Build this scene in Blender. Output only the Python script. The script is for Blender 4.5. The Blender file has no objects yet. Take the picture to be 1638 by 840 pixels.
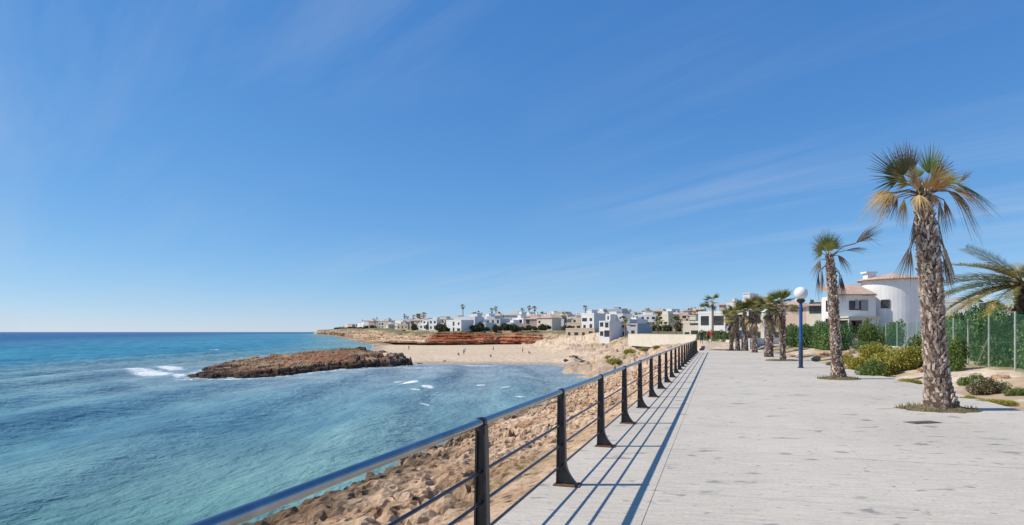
import bpy, math, random
import numpy as np
from mathutils import Vector, Matrix

# ------------------------------------------------------------------ camera, sky, sun, exposure
scene = bpy.context.scene
COL = scene.collection
CAM_H = 1.65            # eye height over the promenade (z = 0)
SEA = -5.85             # sea level
F = 1000.0              # focal length in photo pixels (1638 wide)
U0, V0 = 819.0, 531.0   # column of the optical axis, row of the horizon

cam_data = bpy.data.cameras.new('camera')
cam_data.sensor_width = 36.0
cam_data.lens = 36.0 * F / 1638.0
cam_data.shift_y = (V0 - 420.0) / 1638.0
cam_data.clip_start = 0.05
cam_data.clip_end = 90000.0
cam = bpy.data.objects.new('camera', cam_data)
cam.location = (0, 0, CAM_H)
cam.rotation_euler = (math.radians(90), 0, 0)
COL.objects.link(cam)
scene.camera = cam

SUN_EL = math.radians(48)
world = bpy.data.worlds.new('World')
scene.world = world
world.use_nodes = True
wn = world.node_tree.nodes; wl = world.node_tree.links
wn.clear()
w_out = wn.new('ShaderNodeOutputWorld')
w_bg = wn.new('ShaderNodeBackground'); w_bg.inputs['Strength'].default_value = 0.095
sky = wn.new('ShaderNodeTexSky'); sky.sky_type = 'NISHITA'; sky.sun_disc = False
sky.sun_elevation = SUN_EL; sky.sun_rotation = math.radians(-90)
sky.altitude = 0; sky.air_density = 0.8; sky.dust_density = 0.0; sky.ozone_density = 4.0
# thin cirrus: noise stretched along the wind, on a plane far above
tc = wn.new('ShaderNodeTexCoord')
sep = wn.new('ShaderNodeSeparateXYZ'); wl.new(tc.outputs['Generated'], sep.inputs[0])
zc = wn.new('ShaderNodeMath'); zc.operation = 'MAXIMUM'; zc.inputs[1].default_value = 0.02
wl.new(sep.outputs['Z'], zc.inputs[0])
zo = wn.new('ShaderNodeMath'); zo.operation = 'ADD'; zo.inputs[1].default_value = 0.12
wl.new(zc.outputs[0], zo.inputs[0])
dx = wn.new('ShaderNodeMath'); dx.operation = 'DIVIDE'
wl.new(sep.outputs['X'], dx.inputs[0]); wl.new(zo.outputs[0], dx.inputs[1])
dy = wn.new('ShaderNodeMath'); dy.operation = 'DIVIDE'
wl.new(sep.outputs['Y'], dy.inputs[0]); wl.new(zo.outputs[0], dy.inputs[1])
cmb = wn.new('ShaderNodeCombineXYZ')
wl.new(dx.outputs[0], cmb.inputs[0]); wl.new(dy.outputs[0], cmb.inputs[1])
mp = wn.new('ShaderNodeMapping')
mp.inputs['Scale'].default_value = (0.30, 2.4, 1)
mpr = wn.new('ShaderNodeMapping'); mpr.inputs['Rotation'].default_value = (0, 0, math.radians(46))
wl.new(cmb.outputs[0], mpr.inputs[0]); wl.new(mpr.outputs[0], mp.inputs[0])
cn = wn.new('ShaderNodeTexNoise'); cn.inputs['Scale'].default_value = 1.1
cn.inputs['Detail'].default_value = 9; cn.inputs['Roughness'].default_value = 0.62
cn.inputs['Distortion'].default_value = 0.5
wl.new(mp.outputs[0], cn.inputs['Vector'])
cn2 = wn.new('ShaderNodeTexNoise'); cn2.inputs['Scale'].default_value = 0.42
cn2.inputs['Detail'].default_value = 2
mp2 = wn.new('ShaderNodeMapping'); mp2.inputs['Location'].default_value = (3.1, 0.7, 0)
wl.new(cmb.outputs[0], mp2.inputs[0]); wl.new(mp2.outputs[0], cn2.inputs['Vector'])
r1 = wn.new('ShaderNodeMapRange'); r1.inputs[1].default_value = 0.43; r1.inputs[2].default_value = 0.80
wl.new(cn.outputs['Fac'], r1.inputs[0])
r2 = wn.new('ShaderNodeMapRange'); r2.inputs[1].default_value = 0.38; r2.inputs[2].default_value = 0.66
wl.new(cn2.outputs['Fac'], r2.inputs[0])
cm = wn.new('ShaderNodeMath'); cm.operation = 'MULTIPLY'
wl.new(r1.outputs[0], cm.inputs[0]); wl.new(r2.outputs[0], cm.inputs[1])
cm2 = wn.new('ShaderNodeMath'); cm2.operation = 'MULTIPLY'; cm2.inputs[1].default_value = 0.50
wl.new(cm.outputs[0], cm2.inputs[0])
mixc = wn.new('ShaderNodeMixRGB'); mixc.inputs[2].default_value = (5.0, 5.8, 7.0, 1)
wl.new(cm2.outputs[0], mixc.inputs[0])
# colour response of the camera to the clear sky, one power curve per channel (same in every direction)
hs = wn.new('ShaderNodeCombineColor')
ssep = wn.new('ShaderNodeSeparateColor'); wl.new(sky.outputs[0], ssep.inputs[0])
for ch, (g, k) in enumerate(((1.0, 0.74), (0.70, 0.78), (0.45, 0.93))):
    a_ = wn.new('ShaderNodeMath'); a_.operation = 'MULTIPLY'; a_.inputs[1].default_value = 0.105
    wl.new(ssep.outputs[ch], a_.inputs[0])
    b_ = wn.new('ShaderNodeMath'); b_.operation = 'POWER'; b_.inputs[1].default_value = g
    wl.new(a_.outputs[0], b_.inputs[0])
    c_ = wn.new('ShaderNodeMath'); c_.operation = 'MULTIPLY'; c_.inputs[1].default_value = k / 0.105
    wl.new(b_.outputs[0], c_.inputs[0]); wl.new(c_.outputs[0], hs.inputs[ch])
wl.new(hs.outputs[0], mixc.inputs[1])
wl.new(mixc.outputs[0], w_bg.inputs['Color'])
wl.new(w_bg.outputs[0], w_out.inputs['Surface'])

sun_data = bpy.data.lights.new('sun', 'SUN')
sun_data.energy = 4.4
sun_data.angle = math.radians(0.53)
sun_data.color = (1.0, 0.92, 0.79)
sun = bpy.data.objects.new('sun', sun_data)
sun.rotation_euler = (0, -(math.pi / 2 - SUN_EL), 0)
sun.location = (-40, 0, 60)
COL.objects.link(sun)

scene.view_settings.view_transform = 'Standard'
scene.view_settings.look = 'None'
scene.view_settings.exposure = 0.18
scene.view_settings.gamma = 1.0
scene.view_settings.use_curve_mapping = False

# ------------------------------------------------------------------ helpers
rnd = random.Random(11)

def at(u, v, z=0.0):
    """photo pixel -> the point where its ray meets height z"""
    d = F * (CAM_H - z) / (v - V0)
    return Vector(((u - U0) / F * d, d, z))

def pd(u, v, d):
    """photo pixel at a known distance"""
    return Vector(((u - U0) / F * d, d, CAM_H - (v - V0) / F * d))

TANP = 0.329                         # heading of the promenade
PA = Vector((math.sin(math.atan(TANP)), math.cos(math.atan(TANP)), 0))   # along it
PN = Vector((-PA.y, PA.x, 0))                                            # to its left (sea)

def sl(s, L, z=0.0):
    p = PA * s + PN * L
    return Vector((p.x, p.y, z))

def _h(ix, iy, iz, seed):
    n = (ix * 374761393 + iy * 668265263 + iz * 2147483647 + seed * 144665) & 0xffffffff
    n = ((n ^ (n >> 13)) * 1274126177) & 0xffffffff
    n = n ^ (n >> 16)
    return (n & 0xffff) / 65535.0

def vnoise(x, y, seed=0):
    x = np.asarray(x, float); y = np.asarray(y, float)
    ix = np.floor(x).astype(np.int64); iy = np.floor(y).astype(np.int64)
    fx = x - ix; fy = y - iy
    fx = fx * fx * (3 - 2 * fx); fy = fy * fy * (3 - 2 * fy)
    z0 = np.zeros_like(ix)
    a = _h(ix, iy, z0, seed); b = _h(ix + 1, iy, z0, seed)
    c = _h(ix, iy + 1, z0, seed); d = _h(ix + 1, iy + 1, z0, seed)
    return (a * (1 - fx) + b * fx) * (1 - fy) + (c * (1 - fx) + d * fx) * fy

def fbm(x, y, seed=0, oct=4, rough=0.5):
    t = 0; a = 1; n = 0
    for k in range(oct):
        t = t + a * (vnoise(x * 2 ** k + k * 17.3, y * 2 ** k - k * 9.1, seed + k) - 0.5)
        n += a; a *= rough
    return t / n * 2          # about -1..1

def ridged(x, y, seed=0, oct=4):
    t = 0; a = 1; n = 0
    for k in range(oct):
        t = t + a * (1 - np.abs(vnoise(x * 2 ** k, y * 2 ** k, seed + k) * 2 - 1))
        n += a; a *= 0.5
    return t / n

def worley(x, y, seed=0):
    """distances to the two nearest scattered points and the nearest one's random value"""
    x = np.asarray(x, float); y = np.asarray(y, float)
    ix = np.floor(x).astype(np.int64); iy = np.floor(y).astype(np.int64)
    f1 = np.full(x.shape, 9.0); f2 = np.full(x.shape, 9.0); idv = np.zeros(x.shape); z0 = np.zeros_like(ix)
    for i in (-1, 0, 1):
        for j in (-1, 0, 1):
            px = ix + i + _h(ix + i, iy + j, z0, seed); py = iy + j + _h(ix + i, iy + j, z0 + 1, seed + 7)
            d = np.hypot(px - x, py - y); v = _h(ix + i, iy + j, z0 + 2, seed + 13)
            near = d < f1
            f2 = np.where(near, f1, np.minimum(f2, d)); idv = np.where(near, v, idv); f1 = np.where(near, d, f1)
    return f1, f2, idv

def blocks(x, y, size, seed, warp=0.35):
    """broken rock: blocks of uneven height with cracks between them (-1..1)"""
    wx = x / size + warp * fbm(x / size * 1.7, y / size * 1.7, seed + 3, 3); wy = y / size + warp * fbm(x / size * 1.7 + 31, y / size * 1.7, seed + 4, 3)
    f1, f2, v = worley(wx, wy, seed)
    return (v - 0.5) * 1.3 - 0.9 * sstep(0.16, 0.0, f2 - f1) + 0.25 * (0.5 - f1)

def sstep(a, b, x):
    t = np.clip((x - a) / (b - a), 0, 1)
    return t * t * (3 - 2 * t)

def sdpoly(x, y, poly):
    """signed distance to a polygon, positive inside"""
    x = np.asarray(x, float); y = np.asarray(y, float)
    d2 = np.full(x.shape, 1e18); inside = np.zeros(x.shape, bool)
    n = len(poly)
    for i in range(n):
        ax, ay = poly[i]; bx, by = poly[(i + 1) % n]
        ex, ey = bx - ax, by - ay
        t = np.clip(((x - ax) * ex + (y - ay) * ey) / (ex * ex + ey * ey + 1e-12), 0, 1)
        dd = (x - ax - t * ex) ** 2 + (y - ay - t * ey) ** 2
        d2 = np.minimum(d2, dd)
        if ay != by:
            cond = ((ay > y) != (by > y)) & (x < (bx - ax) * (y - ay) / (by - ay) + ax)
            inside ^= cond
    d = np.sqrt(d2)
    return np.where(inside, d, -d)

def tag(o, label=None, cat=None, group=None, kind=None):
    if label: o['label'] = label
    if cat: o['category'] = cat
    if group: o['group'] = group
    if kind: o['kind'] = kind
    return o

def empty(name, loc, rz=0.0, label=None, cat=None, group=None):
    o = bpy.data.objects.new(name, None)
    o.empty_display_size = 0.2
    o.location = loc; o.rotation_euler = (0, 0, rz)
    COL.objects.link(o)
    return tag(o, label, cat, group)

def link_mesh(name, me, parent=None, loc=None, rot=None):
    o = bpy.data.objects.new(name, me)
    if loc is not None: o.location = loc
    if rot is not None: o.rotation_euler = rot
    if parent is not None: o.parent = parent
    COL.objects.link(o)
    return o

class MB:
    """collects shapes; build() links them as one mesh object"""
    def __init__(self):
        self.v = []; self.f = []; self.c = []; self.m = []; self.col = None; self.mi = 0
    def _add(self, vs, fs):
        n = len(self.v)
        self.v += [tuple(p) for p in vs]
        self.f += [tuple(i + n for i in f) for f in fs]
        self.m += [self.mi] * len(fs)
        if self.col is not None: self.c += [self.col] * len(vs)
        return self
    def box(self, x0, x1, y0, y1, z0, z1):
        vs = [(x0,y0,z0),(x1,y0,z0),(x1,y1,z0),(x0,y1,z0),(x0,y0,z1),(x1,y0,z1),(x1,y1,z1),(x0,y1,z1)]
        return self._add(vs, [(0,3,2,1),(4,5,6,7),(0,1,5,4),(1,2,6,5),(2,3,7,6),(3,0,4,7)])
    def prism(self, pts, z0, z1):
        """vertical prism over a counter-clockwise outline"""
        n = len(pts)
        vs = [(p[0], p[1], z0) for p in pts] + [(p[0], p[1], z1) for p in pts]
        fs = [tuple(range(n - 1, -1, -1)), tuple(range(n, 2 * n))]
        fs += [(i, (i + 1) % n, n + (i + 1) % n, n + i) for i in range(n)]
        return self._add(vs, fs)
    def tube(self, pts, rads, seg=8, cap=True):
        pts = [Vector(p) for p in pts]; rings = []
        n = len(pts); ref = Vector((0.123, 0.97, 0.2))
        vs = []
        for i, p in enumerate(pts):
            t = (pts[min(i + 1, n - 1)] - pts[max(i - 1, 0)]).normalized()
            if abs(t.dot(ref)) > 0.95: ref2 = Vector((1, 0, 0))
            else: ref2 = ref
            a = t.cross(ref2).normalized(); b = t.cross(a)
            r = rads[i] if hasattr(rads, '__len__') else rads
            for k in range(seg):
                w = 2 * math.pi * k / seg
                vs.append(p + (a * math.cos(w) + b * math.sin(w)) * r)
        fs = []
        for i in range(n - 1):
            for k in range(seg):
                k2 = (k + 1) % seg
                fs.append((i * seg + k, i * seg + k2, (i + 1) * seg + k2, (i + 1) * seg + k))
        if cap:
            fs.append(tuple(range(seg))[::-1]); fs.append(tuple((n - 1) * seg + k for k in range(seg)))
        return self._add(vs, [f[::-1] for f in fs])
    def lathe(self, prof, seg=20, cx=0, cy=0):
        vs = []; fs = []
        for r, z in prof:
            for k in range(seg):
                w = 2 * math.pi * k / seg
                vs.append((cx + r * math.cos(w), cy + r * math.sin(w), z))
        for i in range(len(prof) - 1):
            for k in range(seg):
                k2 = (k + 1) % seg
                fs.append((i * seg + k, i * seg + k2, (i + 1) * seg + k2, (i + 1) * seg + k))
        fs.append(tuple(range(seg))[::-1]); n = len(prof)
        fs.append(tuple((n - 1) * seg + k for k in range(seg)))
        return self._add(vs, fs)
    def mesh(self, name, mats, smooth=False):
        me = bpy.data.meshes.new(name)
        me.from_pydata(self.v, [], self.f)
        for m in (mats if isinstance(mats, (list, tuple)) else [mats]): me.materials.append(m)
        if isinstance(mats, (list, tuple)) and len(mats) > 1:
            me.polygons.foreach_set('material_index', self.m)
        if self.c:
            a = me.color_attributes.new('col', 'FLOAT_COLOR', 'POINT')
            a.data.foreach_set('color', np.array([(c[0], c[1], c[2], 1) for c in self.c], np.float32).ravel())
        if smooth: me.polygons.foreach_set('use_smooth', [True] * len(me.polygons))
        me.update()
        return me
    def build(self, name, mats, parent=None, smooth=False, loc=None, rot=None):
        return link_mesh(name, self.mesh(name, mats, smooth), parent, loc, rot)

def grid_mesh(name, X, Y, Z, mat, keep=None, attrs=None, smooth=True):
    """mesh from 2-D arrays; keep = per-vertex mask, faces need all four corners"""
    n, m = X.shape
    idx = np.arange(n * m).reshape(n, m)
    q = np.stack([idx[:-1, :-1], idx[:-1, 1:], idx[1:, 1:], idx[1:, :-1]], -1).reshape(-1, 4)
    if keep is not None:
        k = keep.ravel()
        q = q[k[q].any(1)]
    used = np.zeros(n * m, bool); used[q.ravel()] = True
    remap = np.cumsum(used) - 1
    q = remap[q]
    co = np.stack([X.ravel(), Y.ravel(), Z.ravel()], -1)[used]
    # counter-clockwise seen from above
    a, b, c = co[q[:, 0]], co[q[:, 1]], co[q[:, 2]]
    nz = (b[:, 0] - a[:, 0]) * (c[:, 1] - a[:, 1]) - (b[:, 1] - a[:, 1]) * (c[:, 0] - a[:, 0])
    if np.median(nz) < 0: q = q[:, ::-1]
    me = bpy.data.meshes.new(name)
    me.vertices.add(len(co)); me.vertices.foreach_set('co', co.astype(np.float32).ravel())
    me.loops.add(q.size); me.loops.foreach_set('vertex_index', q.ravel().astype(np.int32))
    me.polygons.add(len(q))
    me.polygons.foreach_set('loop_start', np.arange(0, q.size, 4, dtype=np.int32))
    me.polygons.foreach_set('loop_total', np.full(len(q), 4, np.int32))
    me.update(calc_edges=True)
    me.polygons.foreach_set('use_smooth', np.full(len(q), smooth))
    for k, arr in (attrs or {}).items():
        if arr.ndim == 3:
            at_ = me.color_attributes.new(k, 'FLOAT_COLOR', 'POINT')
            rgba = np.concatenate([arr.reshape(-1, 3)[used], np.ones((used.sum(), 1))], 1)
            at_.data.foreach_set('color', rgba.astype(np.float32).ravel())
        else:
            at_ = me.attributes.new(k, 'FLOAT', 'POINT')
            at_.data.foreach_set('value', arr.ravel()[used].astype(np.float32))
    me.materials.append(mat)
    return link_mesh(name, me)

# ------------------------------------------------------------------ materials
def new_mat(name):
    m = bpy.data.materials.new(name); m.use_nodes = True
    nt = m.node_tree
    return m, nt.nodes, nt.links, nt.nodes['Principled BSDF']

def ramp(nodes, links, fac, stops):
    r = nodes.new('ShaderNodeValToRGB')
    els = r.color_ramp.elements
    while len(els) < len(stops): els.new(0.5)
    for e, (p, c) in zip(els, stops):
        e.position = p; e.color = (c[0], c[1], c[2], 1)
    links.new(fac, r.inputs[0])
    return r.outputs[0]

def noise(nodes, links, vec, scale, detail=5, rough=0.55, dist=0.0):
    n = nodes.new('ShaderNodeTexNoise')
    n.inputs['Scale'].default_value = scale; n.inputs['Detail'].default_value = detail
    n.inputs['Roughness'].default_value = rough; n.inputs['Distortion'].default_value = dist
    if vec is not None: links.new(vec, n.inputs['Vector'])
    return n.outputs['Fac']

def mapping(nodes, links, vec, scale=(1,1,1), rot=(0,0,0)):
    if any(rot):                       # turn first, stretch afterwards
        q = nodes.new('ShaderNodeMapping'); q.inputs['Rotation'].default_value = rot
        links.new(vec, q.inputs['Vector']); vec = q.outputs[0]
    m = nodes.new('ShaderNodeMapping'); m.inputs['Scale'].default_value = scale
    links.new(vec, m.inputs['Vector'])
    return m.outputs[0]

def bump(nodes, links, height, strength, dist, bsdf, prev=None):
    b = nodes.new('ShaderNodeBump')
    b.inputs['Strength'].default_value = strength; b.inputs['Distance'].default_value = dist
    links.new(height, b.inputs['Height'])
    if prev is not None: links.new(prev, b.inputs['Normal'])
    if bsdf is not None: links.new(b.outputs[0], bsdf.inputs['Normal'])
    return b.outputs[0]

def mix(nodes, links, fac, a, b, mode='MIX'):
    m = nodes.new('ShaderNodeMixRGB'); m.blend_type = mode
    for s, v in ((0, fac), (1, a), (2, b)):
        if isinstance(v, (int, float)): m.inputs[s].default_value = v
        elif isinstance(v, tuple): m.inputs[s].default_value = (*v[:3], 1)
        else: links.new(v, m.inputs[s])
    return m.outputs[0]

def simple(name, c, rough=0.6, var=0.15, scale=3.0, metal=0.0, bumpd=0.0, bscale=30, spec=0.5):
    m, N, L, B = new_mat(name)
    geo = N.new('ShaderNodeTexCoord')
    f = noise(N, L, geo.outputs['Object'], scale, 6, 0.6)
    lo = tuple(x * (1 - var) for x in c); hi = tuple(min(1, x * (1 + var)) for x in c)
    L.new(ramp(N, L, f, [(0.3, lo), (0.7, hi)]), B.inputs['Base Color'])
    B.inputs['Roughness'].default_value = rough; B.inputs['Metallic'].default_value = metal
    B.inputs['Specular IOR Level'].default_value = spec
    if bumpd: bump(N, L, noise(N, L, geo.outputs['Object'], bscale, 5), 0.6, bumpd, B)
    return m

def attr_mat(name, attr='col', rough=0.8, var=0.25, scale=2.0, bumpd=0.05, bscale=4.0, spec=0.2, trans=0.0):
    """colour from the mesh's own colour attribute, broken up by noise"""
    m, N, L, B = new_mat(name)
    a = N.new('ShaderNodeAttribute'); a.attribute_name = attr
    tcd = N.new('ShaderNodeTexCoord')
    f = noise(N, L, tcd.outputs['Object'], scale, 8, 0.65)
    g = ramp(N, L, f, [(0.25, (1 - var,) * 3), (0.75, (1 + var,) * 3)])
    c = mix(N, L, 1.0, a.outputs['Color'], g, 'MULTIPLY')
    L.new(c, B.inputs['Base Color'])
    B.inputs['Roughness'].default_value = rough
    B.inputs['Specular IOR Level'].default_value = spec
    if bumpd: bump(N, L, noise(N, L, tcd.outputs['Object'], bscale, 8, 0.65), 0.8, bumpd, B)
    if trans:
        t = N.new('ShaderNodeBsdfTranslucent'); L.new(c, t.inputs[0])
        ms = N.new('ShaderNodeMixShader'); ms.inputs[0].default_value = trans
        L.new(B.outputs[0], ms.inputs[1]); L.new(t.outputs[0], ms.inputs[2])
        L.new(ms.outputs[0], N['Material Output'].inputs['Surface'])
    return m

def m_paving():
    m, N, L, B = new_mat('pale_concrete_paving')
    g = N.new('ShaderNodeNewGeometry'); P = g.outputs['Position']
    big = noise(N, L, P, 0.35, 4)
    c = ramp(N, L, big, [(0.3, (0.50, 0.458, 0.39)), (0.7, (0.59, 0.54, 0.465))])
    pr = mapping(N, L, P, (1.0, 9.0, 1), (0, 0, math.radians(10)))
    st = noise(N, L, pr, 2.2, 7, 0.7)
    c = mix(N, L, 1.0, c, ramp(N, L, st, [(0.25, (0.74, 0.74, 0.76)), (0.62, (1.05, 1.05, 1.05))]), 'MULTIPLY')
    fine = noise(N, L, P, 26, 5, 0.7)
    c = mix(N, L, 1.0, c, ramp(N, L, fine, [(0.3, (0.82, 0.82, 0.82)), (0.65, (1.06, 1.06, 1.05))]), 'MULTIPLY')
    # old stains and damp marks
    ps = mapping(N, L, P, (1.0, 1.9, 1))
    s1 = noise(N, L, ps, 1.7, 3, 0.5, 0.4)
    c = mix(N, L, ramp(N, L, s1, [(0.625, (0, 0, 0)), (0.69, (0.85,) * 3)]), c, (0.22, 0.21, 0.205))
    s2 = noise(N, L, ps, 6.5, 2, 0.5, 0.2)
    c = mix(N, L, ramp(N, L, s2, [(0.655, (0, 0, 0)), (0.72, (0.75,) * 3)]), c, (0.2, 0.19, 0.185))
    s3 = noise(N, L, P, 0.55, 3, 0.5)
    c = mix(N, L, ramp(N, L, s3, [(0.58, (0, 0, 0)), (0.75, (0.35,) * 3)]), c, (0.56, 0.50, 0.42))
    L.new(c, B.inputs['Base Color']); B.inputs['Roughness'].default_value = 0.85
    B.inputs['Specular IOR Level'].default_value = 0.25
    b1 = bump(N, L, st, 0.5, 0.006, None)
    bump(N, L, fine, 0.5, 0.003, B, b1)
    return m

def m_rock():
    m, N, L, B = new_mat('pitted_shore_rock')
    g = N.new('ShaderNodeNewGeometry'); P = g.outputs['Position']
    big = noise(N, L, P, 0.6, 5)
    c = ramp(N, L, big, [(0.3, (0.50, 0.31, 0.18)), (0.5, (0.68, 0.47, 0.30)), (0.72, (0.82, 0.62, 0.44))])
    f2 = noise(N, L, P, 5.0, 8, 0.7)
    c = mix(N, L, 1.0, c, ramp(N, L, f2, [(0.30, (0.55, 0.46, 0.39)), (0.48, (1.0, 1.0, 1.0)), (0.7, (1.15, 1.15, 1.12))]), 'MULTIPLY')
    v = N.new('ShaderNodeTexVoronoi'); v.inputs['Scale'].default_value = 4.2
    wv = mix(N, L, 0.25, P, noise(N, L, P, 3.0, 3), 'ADD')
    L.new(wv, v.inputs['Vector'])
    pit = ramp(N, L, v.outputs['Distance'], [(0.16, (1, 1, 1)), (0.34, (0, 0, 0))])
    pn = noise(N, L, P, 1.1, 3)
    pitf = mix(N, L, 1.0, pit, ramp(N, L, pn, [(0.40, (0, 0, 0)), (0.55, (0.95,) * 3)]), 'MULTIPLY')
    c = mix(N, L, pitf, c, (0.10, 0.055, 0.035))
    # wet weedy waterline, plus shade painted into cracks and pits, and a darker seaward edge
    a = N.new('ShaderNodeAttribute'); a.attribute_name = 'wet'
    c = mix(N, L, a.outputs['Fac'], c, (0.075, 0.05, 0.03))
    # dry grass tufts near the paving
    a2 = N.new('ShaderNodeAttribute'); a2.attribute_name = 'grass'
    c = mix(N, L, a2.outputs['Fac'], c, (0.30, 0.28, 0.11))
    L.new(c, B.inputs['Base Color']); B.inputs['Roughness'].default_value = 0.9
    B.inputs['Specular IOR Level'].default_value = 0.15
    b1 = bump(N, L, f2, 1.0, 0.12, None)
    b2 = bump(N, L, pit, -0.6, 0.05, None, b1)
    bump(N, L, noise(N, L, P, 22, 6, 0.7), 0.8, 0.03, B, b2)
    return m

def m_sea():
    m, N, L, B = new_mat('sea_water')
    g = N.new('ShaderNodeNewGeometry'); P = g.outputs['Position']
    a = N.new('ShaderNodeAttribute'); a.attribute_name = 'water'
    n1 = noise(N, L, mapping(N, L, P, (0.02, 0.008, 1), (0, 0, 0.2)), 1.0, 5, 0.6)
    c = mix(N, L, 1.0, a.outputs['Color'], ramp(N, L, n1, [(0.3, (0.62, 0.72, 0.8)), (0.7, (1.25, 1.2, 1.15))]), 'MULTIPLY')
    n2 = noise(N, L, mapping(N, L, P, (0.16, 0.09, 1), (0, 0, 0.2)), 1.0, 6, 0.65)
    c = mix(N, L, 1.0, c, ramp(N, L, n2, [(0.3, (0.6, 0.68, 0.78)), (0.7, (1.2, 1.2, 1.15))]), 'MULTIPLY')
    fa = N.new('ShaderNodeAttribute'); fa.attribute_name = 'foam'
    fn = noise(N, L, mapping(N, L, P, (1.3, 0.5, 1)), 1.0, 9, 0.75, 0.8)
    ad = N.new('ShaderNodeMath'); ad.operation = 'ADD'
    L.new(fa.outputs['Fac'], ad.inputs[0]); L.new(fn, ad.inputs[1])
    fm = ramp(N, L, ad.outputs[0], [(0.82, (0, 0, 0)), (1.0, (0.9, 0.9, 0.9))])
    c = mix(N, L, fm, c, (0.80, 0.83, 0.85))
    dif = N.new('ShaderNodeBsdfDiffuse'); L.new(c, dif.inputs['Color'])
    glo = N.new('ShaderNodeBsdfGlossy'); glo.inputs['Roughness'].default_value = 0.12
    fr = N.new('ShaderNodeFresnel'); fr.inputs['IOR'].default_value = 1.33
    # waves hide each other at grazing angles, so a rough sea never mirrors fully
    mr = N.new('ShaderNodeMapRange'); mr.inputs[1].default_value = 0.02; mr.inputs[2].default_value = 0.9; mr.inputs[3].default_value = 0.02; mr.inputs[4].default_value = 0.42
    L.new(fr.outputs[0], mr.inputs[0])
    inv = N.new('ShaderNodeMath'); inv.operation = 'SUBTRACT'; inv.inputs[0].default_value = 1.0; L.new(fm, inv.inputs[1])
    ff = N.new('ShaderNodeMath'); ff.operation = 'MULTIPLY'; L.new(mr.outputs[0], ff.inputs[0]); L.new(inv.outputs[0], ff.inputs[1])
    ms = N.new('ShaderNodeMixShader'); L.new(ff.outputs[0], ms.inputs[0]); L.new(dif.outputs[0], ms.inputs[1]); L.new(glo.outputs[0], ms.inputs[2])
    L.new(ms.outputs[0], N['Material Output'].inputs['Surface'])
    w1 = noise(N, L, mapping(N, L, P, (1.2, 0.55, 1), (0, 0, math.radians(18))), 1.0, 6, 0.6, 0.3)
    w2 = noise(N, L, mapping(N, L, P, (4.0, 2.2, 1), (0, 0, math.radians(30))), 1.0, 4, 0.55, 0.2)
    w0 = noise(N, L, mapping(N, L, P, (0.30, 0.11, 1), (0, 0, math.radians(10))), 1.0, 5, 0.55, 0.3)
    b0 = bump(N, L, w0, 1.0, 0.6, None)
    b1 = bump(N, L, w1, 1.0, 0.55, None, b0)
    bn = bump(N, L, w2, 0.9, 0.10, None, b1)
    for nd in (dif, glo, fr): L.new(bn, nd.inputs['Normal'])
    N.remove(B)
    return m

def m_plaster(name, c):
    m, N, L, B = new_mat(name)
    tcd = N.new('ShaderNodeTexCoord'); P = tcd.outputs['Object']
    f = noise(N, L, P, 0.8, 6, 0.65)
    st = noise(N, L, mapping(N, L, P, (3, 3, 0.4)), 1.0, 5, 0.6)
    cc = ramp(N, L, f, [(0.3, tuple(x * 0.9 for x in c)), (0.7, tuple(min(1, x * 1.04) for x in c))])
    cc = mix(N, L, 1.0, cc, ramp(N, L, st, [(0.3, (0.93, 0.92, 0.9)), (0.6, (1, 1, 1))]), 'MULTIPLY')
    L.new(cc, B.inputs['Base Color']); B.inputs['Roughness'].default_value = 0.85
    B.inputs['Specular IOR Level'].default_value = 0.2
    bump(N, L, noise(N, L, P, 14, 4), 0.4, 0.01, B)
    return m

def m_tiles():
    m, N, L, B = new_mat('clay_roof_tiles')
    tcd = N.new('ShaderNodeTexCoord'); P = tcd.outputs['Object']
    f = noise(N, L, P, 3.0, 6, 0.7)
    c = ramp(N, L, f, [(0.3, (0.40, 0.255, 0.19)), (0.5, (0.52, 0.37, 0.29)), (0.7, (0.62, 0.48, 0.39))])
    w = N.new('ShaderNodeTexWave'); w.inputs['Scale'].default_value = 1.6; w.bands_direction = 'X'
    L.new(P, w.inputs['Vector'])
    L.new(c, B.inputs['Base Color']); B.inputs['Roughness'].default_value = 0.85
    b1 = bump(N, L, w.outputs['Fac'], 0.8, 0.06, None)
    bump(N, L, f, 0.6, 0.04, B, b1)
    return m

def m_steel():
    m, N, L, B = new_mat('polished_steel_tube')
    tcd = N.new('ShaderNodeTexCoord')
    f = noise(N, L, mapping(N, L, tcd.outputs['Object'], (6, 6, 6)), 1.0, 5)
    L.new(ramp(N, L, f, [(0.3, (0.25, 0.27, 0.29)), (0.7, (0.36, 0.38, 0.40))]), B.inputs['Base Color'])
    B.inputs['Metallic'].default_value = 1.0
    L.new(ramp(N, L, f, [(0.3, (0.16,) * 3), (0.7, (0.26,) * 3)]), B.inputs['Roughness'])
    return m

M = {}
M['paving'] = m_paving()
M['rock'] = m_rock()
M['sea'] = m_sea()
M['steel'] = m_steel()
M['post'] = simple('dark_painted_iron', (0.035, 0.033, 0.035), 0.38, 0.5, 9, 0.3, 0.003, 40)
M['rail'] = simple('dark_rail_tube', (0.045, 0.045, 0.06), 0.3, 0.4, 6, 0.5)
M['rust'] = simple('rusty_base_plate', (0.16, 0.085, 0.05), 0.8, 0.45, 14, 0.2, 0.004, 50)
M['blue'] = simple('blue_pole_paint', (0.02, 0.085, 0.31), 0.35, 0.18, 4)
M['bluedark'] = simple('dark_blue_sleeve_paint', (0.025, 0.05, 0.11), 0.45, 0.25, 5)
M['globe'] = simple('opal_lamp_globe', (0.78, 0.78, 0.77), 0.18, 0.03, 2)
M['black'] = simple('black_metal', (0.02, 0.02, 0.022), 0.45, 0.3, 5)
M['terrain'] = attr_mat('coast_ground', 'ground', 0.95, 0.4, 0.9, 0.5, 0.55)
M['reef'] = attr_mat('reef_rock', 'ground', 0.9, 0.5, 1.1, 0.35, 1.3)
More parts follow.
